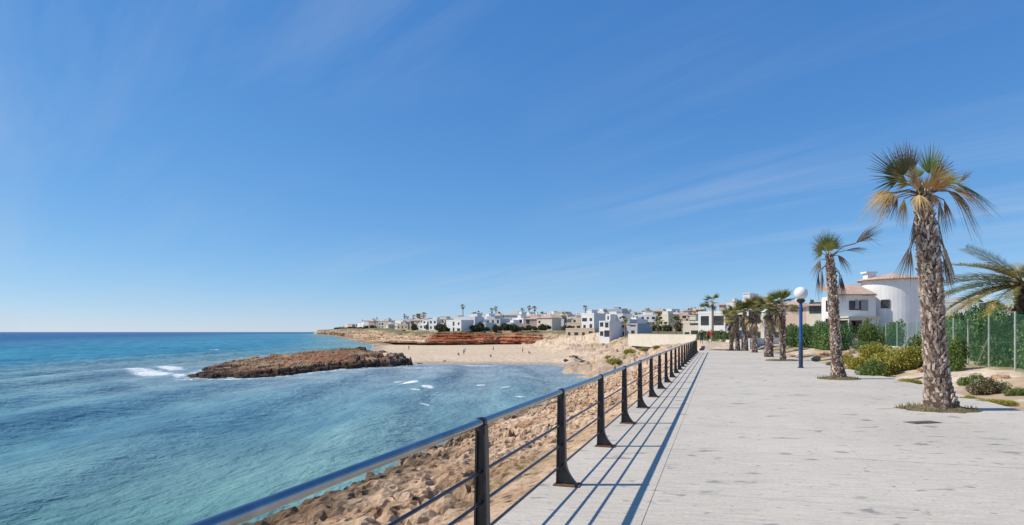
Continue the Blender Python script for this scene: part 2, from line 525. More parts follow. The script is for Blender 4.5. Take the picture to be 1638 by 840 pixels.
M['bed'] = attr_mat('planting_bed_soil', 'ground', 0.95, 0.35, 2.4, 0.06, 9)
M['leaf'] = attr_mat('foliage', 'col', 0.55, 0.2, 3.0, 0.0, trans=0.25, spec=0.35)
M['dryleaf'] = attr_mat('dry_foliage', 'col', 0.8, 0.25, 3.0, 0.0, trans=0.12)
M['bark'] = attr_mat('palm_bark', 'col', 0.92, 0.4, 9.0, 0.02, 30)
M['white'] = m_plaster('white_plaster', (0.80, 0.79, 0.77))
M['cream'] = m_plaster('cream_plaster', (0.72, 0.66, 0.54))
M['tan'] = m_plaster('tan_plaster', (0.52, 0.42, 0.32))
M['pinkp'] = m_plaster('pink_plaster', (0.62, 0.47, 0.40))
M['greyp'] = m_plaster('grey_plaster', (0.50, 0.51, 0.53))
M['tiles'] = m_tiles()
M['roofgrey'] = simple('grey_flat_roof', (0.36, 0.35, 0.34), 0.9, 0.2, 2)
M['stonewall'] = m_plaster('pale_stone_wall', (0.66, 0.60, 0.50))
M['greenpost'] = simple('green_coated_post', (0.10, 0.20, 0.14), 0.5, 0.2, 4)
M['palepost'] = simple('galvanised_post', (0.42, 0.44, 0.40), 0.5, 0.15, 4, 0.3)
M['wire'] = simple('green_coated_wire', (0.10, 0.25, 0.17), 0.5, 0.2, 4)
M['soil'] = simple('tree_pit_soil', (0.14, 0.11, 0.06), 0.95, 0.5, 8, 0, 0.03, 18)
M['stone'] = simple('garden_rock', (0.42, 0.27, 0.16), 0.9, 0.45, 3.0, 0, 0.05, 8)
M['shorestone'] = simple('wet_dark_boulder', (0.10, 0.08, 0.065), 0.7, 0.5, 2.0, 0, 0.05, 6)
M['iron'] = simple('cast_iron_cover', (0.16, 0.125, 0.11), 0.7, 0.3, 12, 0.4, 0.004, 60)
M['frame'] = simple('dark_window_frame', (0.06, 0.05, 0.045), 0.5, 0.3, 3)
M['shutter'] = simple('grey_shutter', (0.24, 0.25, 0.25), 0.6, 0.15, 3)
def m_glass():
    m, N, L, B = new_mat('window_glass')
    tcd = N.new('ShaderNodeTexCoord')
    f = noise(N, L, tcd.outputs['Object'], 0.7, 3)
    L.new(ramp(N, L, f, [(0.3, (0.015, 0.018, 0.02)), (0.7, (0.05, 0.055, 0.06))]), B.inputs['Base Color'])
    B.inputs['Roughness'].default_value = 0.08
    return m
M['glass'] = m_glass()
M['skin'] = simple('skin', (0.42, 0.24, 0.16), 0.6, 0.1, 4)
M['hair'] = simple('dark_hair', (0.03, 0.02, 0.015), 0.7, 0.3, 8)
for k, c in dict(red=(0.42, 0.03, 0.03), dark=(0.02, 0.02, 0.025), navy=(0.03, 0.05, 0.12), whitec=(0.7, 0.7, 0.7), grey=(0.2, 0.2, 0.21), bluec=(0.05, 0.15, 0.35)).items():
    M['cloth_' + k] = simple('cloth_' + k, c, 0.85, 0.15, 6)

# ------------------------------------------------------------------ land shapes
LAND = [(-26, -60), (-20, -20)] + [tuple(sl(s, L)[:2]) for s, L in ((0, 13.5), (10, 13.0), (20, 12.6), (32, 12.8), (45, 11.6), (60, 11.0), (80, 12.0), (100, 15.5))] + \
       [(15.0, 116), (13.5, 127), (8.8, 142), (-2.7, 145), (-17, 144.5), (-26, 146), (-38, 160), (-50, 205), (-60, 270), (-79, 357),
        (-150, 577), (-360, 1250), (-640, 2050), (-700, 2200), (-400, 2700), (3200, 2700), (3200, -60)]
PLAT = [(-690, 2185), (-628, 2062), (-346, 1268), (-136, 604), (-74, 402), (-58, 335), (-36, 304), (-22, 299), (-6, 303), (8, 299), (14, 302), (27, 285),
        (34, 240), (40, 200), (41, 160), (37, 125), (29, 95), (23, 76)] + [tuple(sl(s, 1.5)[:2]) for s in (68, 50, 0, -60)] + [(3200, -60), (3200, 2650), (-380, 2650)]

def height(x, y):
    """terrain height and the two shore distances"""
    sd = sdpoly(x, y, LAND); sp = sdpoly(x, y, PLAT)
    zb = SEA + np.where(sd > 0, 0.9 * (1 - np.exp(-np.maximum(sd, 0) / 12)) + 0.011 * np.minimum(sd, 200), 0.12 * sd)
    zb = np.maximum(zb, SEA - 3)
    base = np.interp(y, [70, 300, 600, 1300, 2000], [0, 2.2, 5.0, 8.5, 9.0])
    plat = base + 8.5 * sstep(0, 280, sp) * sstep(220, 420, y) + 1.6 * sstep(20, 90, sp) * sstep(50, 120, y)
    plat = plat + 2.5 * fbm(x / 90, y / 90, 5, 3) * sstep(20, 120, sp) * sstep(250, 400, y)
    far = np.clip((y - 400) / 600, 0, 1)
    steep = sstep(255, 285, y) * sstep(34, 20, x)
    wj = 1.0 + 0.5 * fbm(x / 6, y / 6, 9, 3)
    w = np.where(steep > 0.5, 5.0 + 12 * far, 26.0 - 13.5 * sstep(118, 84, y)) * wj
    # jagged face
    spj = sp + np.where(steep > 0.5, 2.2, 1.0) * fbm(x / 7, y / 9, 21, 4)
    t = sstep(-1, 0, (spj - 9.0) / w)
    lin = np.clip(1 + spj / w, 0, 1) ** 1.3
    t = np.where(steep > 0.5, t, lin)
    z = zb + t * (plat - zb)
    rough = sstep(0.02, 0.3, t) * sstep(1.0, 0.7, t)
    z = z + rough * (0.8 * fbm(x / 4.5, y / 4.5, 31, 5, 0.65) + 0.55 * blocks(x, y, 4.0, 32))
    z = z + 0.10 * fbm(x / 4, y / 4, 44, 3) * (sd > 2)
    return z, sd, sp, t, steep

# ------------------------------------------------------------------ sea
def build_sea():
    th = np.radians(np.concatenate([np.linspace(-86, -48, 60)[:-1], np.linspace(-48, 24, 560), np.linspace(24, 75, 40)[1:]]))
    k = np.linspace(0, 1, 400)
    dyv = 0.15 + (k ** 1.45) * 900
    r = (CAM_H - SEA) / dyv * 1000
    R, T = np.meshgrid(r, th, indexing='ij')
    X = R * np.sin(T); Y = R * np.cos(T)
    sd = sdpoly(X, Y, LAND); sr = sdpoly(X, Y, REEF)
    s = np.maximum(sd, sr)
    # swell rolling in towards the shore, crests running away from the eye
    wx = X + 5.0 * fbm(X / 60, Y / 120, 3, 3) + 0.04 * Y
    ph = wx * 2 * math.pi / 13.5; ph = ph + 0.6 * np.cos(ph)
    gate = 0.45 + 0.55 * sstep(-0.35, 0.4, fbm(X / 35, Y / 70, 8, 2))
    swell = (np.exp(2.4 * (np.sin(ph) - 1)) - 0.25) * gate
    amp = 1.55 * sstep(900, 120, R) * sstep(0, -14, s)
    chop = 0.06 * fbm(X / 3.2, Y / 6.5, 61, 3) * sstep(160, 40, R)
    Z = SEA + amp * swell + chop * sstep(1, -5, s)
    # colour of the water itself: pale over sand, turquoise, deep blue outside
    c_sand = np.array([0.35, 0.41, 0.44]); c_bay = np.array([0.19, 0.325, 0.335]); c_turq = np.array([0.045, 0.235, 0.345])
    c_deep = np.array([0.008, 0.095, 0.26])
    dist = -s
    beach = sstep(95, 15, np.hypot((X + 6) * 0.8, (Y - 138)))
    f1 = sstep(5, 60, dist)[..., None]
    col = c_bay * (1 - f1) + c_turq * f1
    f2 = sstep(60, 420, dist + 40 * fbm(X / 80, Y / 160, 14, 3))[..., None]
    col = col * (1 - f2) + c_deep * f2
    # darker weed patches on the bottom
    weed = sstep(0.12, 0.42, fbm(X / 16 + 3, Y / 26, 77, 4)) * sstep(6, 20, dist) * sstep(70, 40, R) * sstep(-4, -14, X)
    mid = (sstep(38, 62, R) * sstep(170, 100, R) * 0.7)[..., None]
    col = col * (1 - mid) + np.array([0.17, 0.335, 0.39]) * mid
    col = col * (1 - 0.85 * beach[..., None]) + c_sand * 0.85 * beach[..., None]
    col = col * (1 - 0.55 * weed[..., None] * np.array([1.0, 0.75, 0.45]))
    green = sstep(42, 18, R)[..., None] * 0.6
    col = col * (1 - green) + np.array([0.055, 0.23, 0.20]) * green
    # foam: along the shore, round the reef tip and where waves break in the cove
    foam = 0.36 * sstep(-2.6, -0.2, s)
    def blob(u, v, ru, rv, a):
        p = at(u, v, SEA); d = p.y
        ax = ru / F * d; ay = rv * d * d / (F * (CAM_H - SEA))
        q = ((X - p.x - (Y - d) * (u - U0) / F) / ax) ** 2 + ((Y - d) / ay) ** 2
        return a * np.exp(-q * (0.7 + 0.6 * vnoise(X / 2.2, Y / 4, 88))) + 0.10 * np.exp(-q / 3.0)
    for b in [(240, 597, 46, 4.2, .54), (268, 590, 36, 3.2, .50), (212, 595, 26, 2.4, .42), (286, 600, 16, 3, .46), (340, 561, 20, 1.2, .5), (655, 617, 20, 3.0, .58), (684, 624, 14, 3.0, .56), (664, 630, 12, 2, .42), (680, 648, 12, 2.0, .5), (640, 609, 14, 1.8, .42),
              (768, 614, 11, 1.2, .55), (808, 623, 12, 1.3, .5), (830, 640, 12, 1.5, .46), (520, 818, 28, 18, .42), (470, 842, 40, 18, .36), (760, 585, 60, 1.1, .42), (660, 588, 50, 1.0, .40), (880, 584, 30, 1.0, .38), (365, 607, 50, 1.2, .40), (600, 592, 50, 1.0, .42),
              (860, 608, 40, 1.2, .36), (790, 600, 60, 0.8, .30)]:
        foam = np.maximum(foam, blob(*b))
    crest = sstep(0.42, 0.68, swell) * sstep(-50, -12, s) * beach
    foam = np.maximum(foam, 0.30 * crest)
    keep = (s < 6)
    o = grid_mesh('sea', X, Y, Z, M['sea'], keep, {'water': col, 'foam': foam})
    tag(o, kind='structure')

REEF = [(-51.5, 97), (-46, 98), (-42, 100), (-38.5, 104), (-36.5, 109), (-34.5, 117), (-33, 125), (-29, 131), (-25, 134), (-21.5, 141), (-23, 149), (-30, 158), (-38, 178),
        (-46, 205), (-52, 224), (-58, 222), (-62, 190), (-65.5, 160), (-64, 135), (-58, 110), (-54, 101)]
build_sea()

def build_reef():
    x = np.arange(-72, -20, 0.26); y = np.concatenate([np.arange(93, 150, 0.30), np.arange(150, 228, 0.55)])
    X, Y = np.meshgrid(x, y, indexing='ij')
    sr = sdpoly(X, Y, REEF) + 1.3 * fbm(X / 4, Y / 4, 3, 4)
    top = 0.55 + 1.55 * sstep(100, 195, Y) + 0.55 * sstep(-54, -42, X) * sstep(100, 110, Y)
    k1 = blocks(X, Y * 0.8, 5.5, 61); k2 = blocks(X, Y, 2.0, 62); k3 = blocks(X, Y, 0.9, 63)
    sj = sr + 1.6 * k1 + 0.9 * k2
    ledge = np.floor((sj + 0.5 * fbm(X / 2.5, Y / 2.5, 8, 3)) / 1.9) * 1.9
    t = np.clip((0.7 * ledge + 0.3 * sj) / 4.2, 0, 1) ** 0.7
    Z = SEA - 0.5 + (top + 0.5) * t + (0.30 * k1 + 0.26 * k2 + 0.12 * k3 + 0.25 * fbm(X / 6, Y / 10, 12, 4)) * sstep(-0.5, 1.5, sr)
    Z = np.where(sr < -0.3, np.minimum(Z, SEA - 0.6 + 0.2 * sr), Z)
    # loose dark blocks where the reef meets the sand
    loose = sstep(0.15, 0.4, fbm(X / 2.2, Y / 2.2, 40, 2)) * sstep(14, 6, np.hypot(X + 28, Y - 139))
    Z = Z + 0.7 * loose
    n = fbm(X / 5, Y / 9, 15, 4); n2 = fbm(X / 1.3, Y / 1.3, 25, 4)
    dark = np.array([0.055, 0.035, 0.025]); rust = np.array([0.25, 0.12, 0.065]); tanc = np.array([0.32, 0.215, 0.125]); green = np.array([0.09, 0.085, 0.03])
    hgt = Z - SEA
    front = sstep(7.0, 2.0, sr) * sstep(-58, -48, X)
    f = sstep(0.5, 1.1, hgt + 0.3 * n2 - 0.55 * front + 0.5 * sstep(-0.5, -0.9, k2) * -1)[..., None]
    g = sstep(-0.2, 0.35, n + 0.25 * n2)[..., None]
    col = dark * (1 - f) + (rust * (1 - g) + tanc * g) * f
    gr = (sstep(0.0, 0.4, fbm(X / 7, Y / 12, 33, 3)) * sstep(140, 175, Y))[..., None]
    col = col * (1 - gr) + green * gr
    bl = (loose * 0.8)[..., None]
    col = col * (1 - bl) + np.array([0.10, 0.085, 0.08]) * bl
    o = grid_mesh('rock_reef', X, Y, Z, M['reef'], Z > SEA - 0.9, {'ground': col}, smooth=False)
    tag(o, 'low rust-brown rock reef running out from the beach into the sea', 'rock reef')
build_reef()

def build_far_land():
    th = np.radians(np.concatenate([np.linspace(-24, 20, 760), np.linspace(20, 62, 130)[1:]]))
    r = np.geomspace(52, 3000, 330)
    R, T = np.meshgrid(r, th, indexing='ij')
    X = R * np.sin(T); Y = R * np.cos(T)
    Z, sd, sp, t, steep = height(X, Y)
    S = X * PA.x + Y * PA.y; Lt = X * PN.x + Y * PN.y
    sand = np.array([0.565, 0.44, 0.31]); wet = np.array([0.36, 0.29, 0.225]); soil = np.array([0.34, 0.27, 0.17])
    red = np.array([0.30, 0.085, 0.04]); redl = np.array([0.44, 0.20, 0.11]); tanc = np.array([0.46, 0.33, 0.235]); scrub = np.array([0.13, 0.125, 0.06]); rock = np.array([0.45, 0.33, 0.24])
    n = fbm(X / 14, Y / 14, 2, 4)[..., None]; n2 = fbm(X / 3, Y / 3, 6, 4)
    wetf = (sstep(0.55, 0.12, Z - SEA + 0.1 * n2) * sstep(122, 132, Y))[..., None]
    col = sand * (1 + 0.08 * n) * (1 - wetf) + wet * wetf
    # rough rocky bank on the promenade side of the cove
    bank = (sstep(0.05, 0.2, t) * (1 - steep) * sstep(220, 190, Y))[..., None]
    nb = sstep(-0.1, 0.35, fbm(X / 5, Y / 5, 71, 4))[..., None]
    col = col * (1 - bank) + (rock * (1 - nb) + np.array([0.52, 0.39, 0.27]) * nb) * bank
    darkrim = (sstep(2.2, 0.3, sd + 2.2 * n2) * (sstep(136, 122, Y)))[..., None] * 0.3
    col = col * (1 - darkrim) + np.array([0.12, 0.085, 0.055]) * darkrim
    gsc = (sstep(0.15, 0.4, fbm(X / 9 + 5, Y / 9, 91, 3)) * sstep(0.25, 0.6, t) * (1 - steep))[..., None] * 0.8
    col = col * (1 - gsc) + np.array([0.24, 0.21, 0.08]) * gsc
    rk = sstep(310, 350, Y - 0.4 * (X + 60))[..., None]
    nr = sstep(-0.2, 0.3, fbm(X / 6, Y / 18, 83, 4))[..., None]
    col = col * (1 - rk) + (np.array([0.22, 0.15, 0.10]) * (1 - nr) + np.array([0.42, 0.31, 0.21]) * nr) * rk
    # cliffs: red in the middle, tan towards the point
    redz = (sstep(-44, -36, X) * sstep(16, 8, X) * sstep(420, 330, Y))[..., None]
    strata = (0.5 + 0.5 * np.sin(Z * 3.2 + 2 * n2))[..., None]
    cl = redz * (red * strata + redl * (1 - strata)) + (1 - redz) * (tanc * (0.75 + 0.35 * strata))
    cf = (steep * sstep(0.03, 0.15, t))[..., None]
    col = col * (1 - cf) + cl * cf
    pl = sstep(0.9, 1.0, t)[..., None]
    gm = sstep(-0.3, 0.25, fbm(X / 25, Y / 25, 52, 3))[..., None]
    gm = gm * sstep(120, 170, Y)[..., None]
    col = col * (1 - pl) + (scrub * gm + np.where((Y < 150)[..., None], np.array([0.52, 0.42, 0.31]), soil) * (1 - gm)) * pl
    keep = (Z > SEA - 1.2) & ((S > 66) | (Lt < -45))
    Z = np.where(S < 90, Z - 0.35 * sstep(90, 78, S), Z)
    o = grid_mesh('coast_terrain', X, Y, Z, M['terrain'], keep, {'ground': col})
    tag(o, kind='structure')
build_far_land()

def build_cliff():
    """rugged face of the red cliff behind the beach, standing in front of the terrain's edge"""
    line = [(-655, 2120), (-630, 2046), (-346, 1256), (-140, 598), (-78, 396), (-61, 331), (-38, 299), (-22, 294), (-6, 298), (8, 294), (15, 296), (27, 282)]
    P = np.array(line, float); seg = np.hypot(*np.diff(P, axis=0).T); acc = np.concatenate([[0], np.cumsum(seg)])
    q = np.concatenate([np.arange(0, acc[2], 5.0), np.arange(acc[2], acc[3], 2.6), np.arange(acc[3], acc[5], 1.1), np.arange(acc[5], acc[-1], 0.42)])
    acc0 = acc; a3 = acc[3]; acc = acc - a3; q = q - a3          # station 0 where the near cliff begins
    accs = acc; acc = acc[3:]
    h = np.linspace(0, 1, 22)
    Q, Hh = np.meshgrid(q, h, indexing='ij')
    bx = np.interp(Q, accs, P[:, 0]); by = np.interp(Q, accs, P[:, 1])
    tx = np.interp(Q + 1, accs, P[:, 0]) - np.interp(Q - 1, accs, P[:, 0]); ty = np.interp(Q + 1, accs, P[:, 1]) - np.interp(Q - 1, accs, P[:, 1])
    ln = np.hypot(tx, ty); nx, ny = -ty / ln, tx / ln           # towards the plateau
    zt = 1.3 + 1.1 * fbm(Q / 22, Q * 0, 4, 3) + 0.8 * fbm(Q / 5, Q * 0, 7, 3) + 3.4 * sstep(acc[2], 0, Q) + 3.2 * sstep(0, -700, Q)
    zb = np.interp(Q, [-1e4, 0, acc[1], acc[3], acc[-1]], [-6.2, -5.9, -4.6, -3.75, -3.6])
    Z = zb + (zt - zb) * Hh
    bulge = 2.6 * fbm(Q / 8, Z / 9, 14, 4) + 1.3 * ridged(Q / 3.0, Z / 1.1, 15, 3)
    bulge = bulge * (1 + 3.0 * sstep(0, -500, Q))
    strata = 0.7 * (vnoise(Q / 30, Z * 1.6, 16) - 0.5) + 0.4 * (vnoise(Q / 9, Z * 3.4, 17) - 0.5)
    off = 5.2 * Hh ** 1.4 - bulge * (0.35 + 0.65 * np.sin(np.pi * np.clip(Hh, 0.02, 1))) - strata * 2
    off = np.where(Hh >= 0.999, 14.0, off)
    X = bx + nx * off - nx * 2.0; Y = by + ny * off - ny * 2.0
    n2 = fbm(Q / 2.2, Z / 0.8, 27, 4); band = vnoise(Q / 40 + 0.3 * n2, Z * 1.3, 30)
    red = np.array([0.23, 0.06, 0.025]); redl = np.array([0.42, 0.17, 0.085]); tanc = np.array([0.36, 0.24, 0.155]); pale = np.array([0.52, 0.38, 0.26]); dark = np.array([0.10, 0.05, 0.03]); grn = np.array([0.14, 0.14, 0.06])
    b = sstep(0.3, 0.75, band + 0.35 * n2)[..., None]
    rz = (sstep(acc[3] - 6, acc[3] + 2, Q + 5 * n2) * sstep(acc[-1] - 16, acc[-1] - 24, Q + 5 * n2))[..., None]
    col = rz * (red * (1 - b) + redl * b) + (1 - rz) * (tanc * (1 - b) + pale * b)
    dk = sstep(0.25, 0.5, fbm(Q / 3.5, Z / 1.6, 29, 3))[..., None] * 0.6
    col = col * (1 - dk) + dark * dk
    gt = (sstep(0.72, 0.95, Hh + 0.2 * n2))[..., None] * 0.85
    col = col * (1 - gt) + grn * gt
    o = grid_mesh('cliff_face', X, Y, Z, M['reef'], None, {'ground': col}, smooth=False)
    tag(o, kind='structure')
build_cliff()

def ground_z(x, y):
    return float(height(np.array([x]), np.array([y]))[0][0])

def build_rocky_shore():
    s = np.concatenate([np.arange(-6, 3, 0.16), np.arange(3, 14, 0.055), np.arange(14, 28, 0.085), np.arange(28, 82.5, 0.2)])
    Lv = np.concatenate([np.arange(1.74, 10, 0.06), np.arange(10, 17.5, 0.13)])
    S, Lm = np.meshgrid(s, Lv, indexing='ij')
    e = 8.1 + 0.9 * fbm(S / 5.5, S * 0, 3, 3) + 0.35 * fbm(S / 1.1, Lm / 2, 4, 3) - 2.3 * sstep(15, 9.5, S) - 1.6 * sstep(36, 56, S)
    ze = CAM_H - 0.405 * e - 0.16
    t = np.clip((Lm - 1.9) / (e - 1.9), 0, 1)
    z = -0.10 + (ze + 0.10) * t ** 0.85
    ramp_ = sstep(1.9, 3.4, Lm)
    over = np.maximum(Lm - e, 0)
    cw = 2.8 + 0.9 * fbm(S / 3, Lm / 3, 13, 2)
    cl = np.clip(over / cw, 0, 1)
    led = np.floor(cl * 4 + 0.6 * fbm(S / 1.2, Lm / 1.2, 6, 3)) / 4
    z = z + (SEA - 0.7 - ze) * np.clip(0.6 * cl ** 0.7 + 0.4 * np.clip(led, 0, 1), 0, 1)
    rid = ridged(S / 1.5, Lm / 1.5, 17, 4)
    b1 = blocks(S, Lm * 1.25, 0.85, 5); b2 = blocks(S, Lm, 0.36, 6); b3 = blocks(S, Lm, 0.17, 8)
    plate = 0.35 + 0.75 * sstep(-0.15, 0.35, fbm(S / 2.4, Lm / 1.8, 23, 3))
    z = z + ramp_ * (0.16 * fbm(S / 2.6, Lm / 2.6, 22, 4) + plate * (0.13 * b1 + 0.10 * b2) + 0.055 * b3)
    pits = sstep(0.16, 0.42, fbm(S / 0.34, Lm / 0.34, 34, 3)) * sstep(-0.4, 0.1, fbm(S / 2, Lm / 2, 35, 2))
    z = z - 0.15 * pits * ramp_
    z = z + (1 - ramp_) * 0.03 * fbm(S / 0.3, Lm / 0.3, 37, 3)
    # never let the slope bury the paving edge
    z = np.where(Lm < 2.6, np.minimum(z, -0.035), z)
    bl = sstep(44, 60, S)
    X = S * PA.x + Lm * PN.x; Y = S * PA.y + Lm * PN.y
    zf = height(X, Y)[0]
    z = z * (1 - bl) + zf * bl
    wet = sstep(1.2, 0.3, z - SEA + 0.4 * fbm(S / 0.8, Lm / 0.8, 41, 3))
    crev_shade = np.maximum(sstep(-0.5, -1.0, b1) * 0.5, np.maximum(sstep(-0.6, -1.0, b2) * 0.35, pits * 0.85)) * ramp_  # shade of cracks and pits, put into the colour
    edge = sstep(-1.7, 0.1, Lm - e + 1.1 * fbm(S / 0.6, Lm / 0.6, 47, 3)) * 0.8 * sstep(45, 25, S)  # darker tone towards the seaward edge
    wet = np.maximum(np.maximum(wet * 0.9, crev_shade), edge)  # one darkening mask: wet waterline, painted crevice shade, seaward edge
    grass = sstep(0.15, 0.45, fbm(S / 1.3 + 7, Lm / 0.8, 55, 3)) * sstep(3.9, 2.3, Lm) * sstep(6, 9, S) * 0.45 * sstep(0.3, 0.7, vnoise(S * 3, Lm * 3, 66))
    o = grid_mesh('rocky_shore', X, Y, z, M['rock'], z > SEA - 0.95, {'wet': wet, 'grass': grass}, smooth=False)
    tag(o, kind='structure')
build_rocky_shore()

# right edge of the paving (x at given y)
EDGE = [(2.5, -14), (6.6, 0), (9.5, 9.5), (10.75, 13.2), (12.2, 17.5), (13.55, 22.2), (16.2, 32.4), (19.0, 43), (21.6, 54), (22.6, 58)]
def edge_x(y):
    return float(np.interp(y, [p[1] for p in EDGE], [p[0] for p in EDGE]))

FENCE = [(10.6, 9.0), (16.1, 20.0), (18.55, 25.5), (21.2, 31.0), (25.0, 40.0), (28.6, 51.0), (31.5, 62.0), (35.0, 80.0)]
def fence_x(y):
    return float(np.interp(y, [p[1] for p in FENCE], [p[0] for p in FENCE]))

def bed_z(x, y):
    x = np.asarray(x, float); y = np.asarray(y, float)
    ex = np.interp(y, [p[1] for p in EDGE], [p[0] for p in EDGE])
    d = x - ex
    z = -0.05 + 0.40 * sstep(0.1, 3.2, d) + 0.05 * fbm(x / 1.1, y / 1.1, 5, 4) * sstep(0.0, 0.6, d)
    z = z + 0.12 * fbm(x / 3.5, y / 3.5, 15, 3) * sstep(0.2, 2, d)
    return z

def build_bed():
    y = np.concatenate([np.arange(-14, 8, 0.5), np.arange(8, 34, 0.14), np.arange(34, 72, 0.35)])
    k = np.concatenate([np.linspace(-0.25, 9, 78), np.linspace(9, 60, 45)[1:]])
    Yg, K = np.meshgrid(y, k, indexing='ij')
    X = np.interp(Yg, [p[1] for p in EDGE], [p[0] for p in EDGE]) + K
    Z = bed_z(X, Yg)
    Z = np.where(K < 0, -0.12, Z)
    n = fbm(X / 1.6, Yg / 1.6, 8, 4); n2 = fbm(X / 0.4, Yg / 0.4, 9, 3)
    soil = np.array([0.44, 0.33, 0.22]); pale = np.array([0.60, 0.50, 0.39]); dry = np.array([0.30, 0.235, 0.10])
    f = sstep(-0.2, 0.35, n + 0.4 * n2)[..., None]
    col = soil * (1 - f) + pale * f
    g = (sstep(0.0, 0.4, fbm(X / 1.2 + 9, Yg / 2.4, 18, 3)))[..., None] * 0.75
    col = col * (1 - g) + dry * g
    o = grid_mesh('planting_bed', X, Yg, Z, M['bed'], None, {'ground': col})
    tag(o, kind='structure')
build_bed()

# ------------------------------------------------------------------ promenade
def build_promenade():
    base = MB()
    ys = np.linspace(-8, 60, 30)
    S0, S1 = -8.0, 58.0
    # bedding under the slabs
    rows = np.linspace(S0, S1, 28)
    def right_L(s):
        # lateral of the paving edge at station s
        best = None
        for L in np.linspace(-9.5, 0, 381):
            p = sl(s, L)
            if p.x <= edge_x(p.y): return L
        return -2
    RL = [right_L(s) for s in rows]
    pts = [sl(s, 1.80) for s in rows[::-1]] + [sl(s, r + 0.06) for s, r in zip(rows, RL)]
    base.prism([(p.x, p.y) for p in pts][::-1] if False else [(p.x, p.y) for p in pts], -0.30, -0.012)
    prom = base.build('promenade', M['paving'])
    tag(prom, kind='structure')
    J = 0.003
    r = random.Random(5)
    for i in range(len(rows) - 1):
        a, b = rows[i] + J, rows[i + 1] - J
        cuts = [1.84, 0.62, -1.78, -4.18]
        for j in range(len(cuts)):
            l0 = cuts[j]
            if j + 1 < len(cuts): l1a = l1b = cuts[j + 1]
            else: l1a, l1b = RL[i], RL[i + 1]
            if l0 <= max(RL[i], RL[i + 1]): continue
            if l1a < RL[i] or l1b < RL[i + 1] : l1a, l1b = max(l1a, RL[i]), max(l1b, RL[i + 1])
            dz = r.uniform(-0.0012, 0.0012)
            m = MB()
            q = [sl(a, l0 - J), sl(a, l1a + J), sl(b, l1b + J), sl(b, l0 - J)]
            m.prism([(p.x, p.y) for p in q], -0.010, dz)
            m.build('paving_slab', M['paving'], prom)
build_promenade()

# ------------------------------------------------------------------ railing
RAIL_L = 1.605
def build_railing():
    root = empty('seafront_railing', sl(7.0, RAIL_L), 0, 'dark iron railing with polished tube handrail along the promenade edge', 'railing')
    inv = Vector(root.location)
    def loc(s, L, z): return sl(s, L, z) - inv
    s_first, step = 6.58 - 2.4, 2.4
    ang = math.atan2(PA.y, PA.x)
    # post: I-section standing across the rail, flared curved foot towards the walkway
    H = 0.965
    prof = []                       # (z, seaward offset, walkway offset)
    for z in np.concatenate([np.linspace(0.014, 0.26, 9), np.linspace(0.34, H, 6)]):
        k = z / H
        sea_o = 0.052 - 0.016 * k
        fl = 0.135 * max(0.0, 1 - z / 0.26) ** 2.2
        prof.append((z, sea_o, 0.060 - 0.020 * k + fl))
    def section(m, half, o0, o1):
        vs = []
        for z, a, b in prof:
            x0 = o0(a, b); x1 = o1(a, b)
            vs += [(-half, x0, z), (half, x0, z), (half, x1, z), (-half, x1, z)]
        fs = []
        for i in range(len(prof) - 1):
            for k in range(4):
                fs.append((i * 4 + k, i * 4 + (k + 1) % 4, (i + 1) * 4 + (k + 1) % 4, (i + 1) * 4 + k))
        fs += [(3, 2, 1, 0), tuple(len(prof) * 4 - 4 + k for k in range(4))]
        m._add(vs, fs)
    # local x = along the rail, local y = to the sea
    m = MB()
    section(m, 0.030, lambda a, b: a - 0.014, lambda a, b: a)                 # sea flange
    section(m, 0.009, lambda a, b: -b + 0.013, lambda a, b: a - 0.013)        # web
    section(m, 0.036, lambda a, b: -b, lambda a, b: -b + 0.014)               # walkway flange
    post_me = m.mesh('post', M['post'])
    m = MB()
    m.box(-0.036, 0.036, -0.038, 0.038, 0.945, 0.985)
    m.tube([(-0.024, 0, 1.004), (0.024, 0, 1.004)], 0.037, 12)
    cap_me = m.mesh('rail_clamp', M['post'])
    m = MB(); m.box(-0.085, 0.085, -0.21, 0.075, 0.0005, 0.0135)
    for bx in (-0.06, 0.06):
        for by in (-0.18, 0.05): m.lathe([(0.012, 0.0135), (0.012, 0.024)], 6, bx, by)
    plate_me = m.mesh('base_plate', M['rust'])
    n = 21
    for i in range(n):
        s = s_first + i * step
        p = link_mesh('post', post_me, root, loc(s, RAIL_L, 0), (0, 0, ang))
        link_mesh('rail_clamp', cap_me, p)
        link_mesh('base_plate', plate_me, p)
    s0, s1 = s_first - 6.5, s_first + (n - 1) * step + 0.05
    m = MB()
    sta = np.linspace(s0, s1, 60)
    m.tube([loc(s, RAIL_L, 1.004) for s in sta], 0.029, 16)
    m.build('handrail', M['steel'], root, smooth=True)
    for z in (0.655, 0.435, 0.215):
        m = MB(); m.tube([loc(s, RAIL_L - 0.005, z) for s in sta], 0.0125, 8)
        m.build('lower_rail', M['rail'], root, smooth=True)
build_railing()

# ------------------------------------------------------------------ palms
def vjit(c, r, a=0.2):
    k = 1 + r.uniform(-a, a)
    return tuple(max(0.0, x * k * (1 + r.uniform(-a, a) * 0.3)) for x in c)

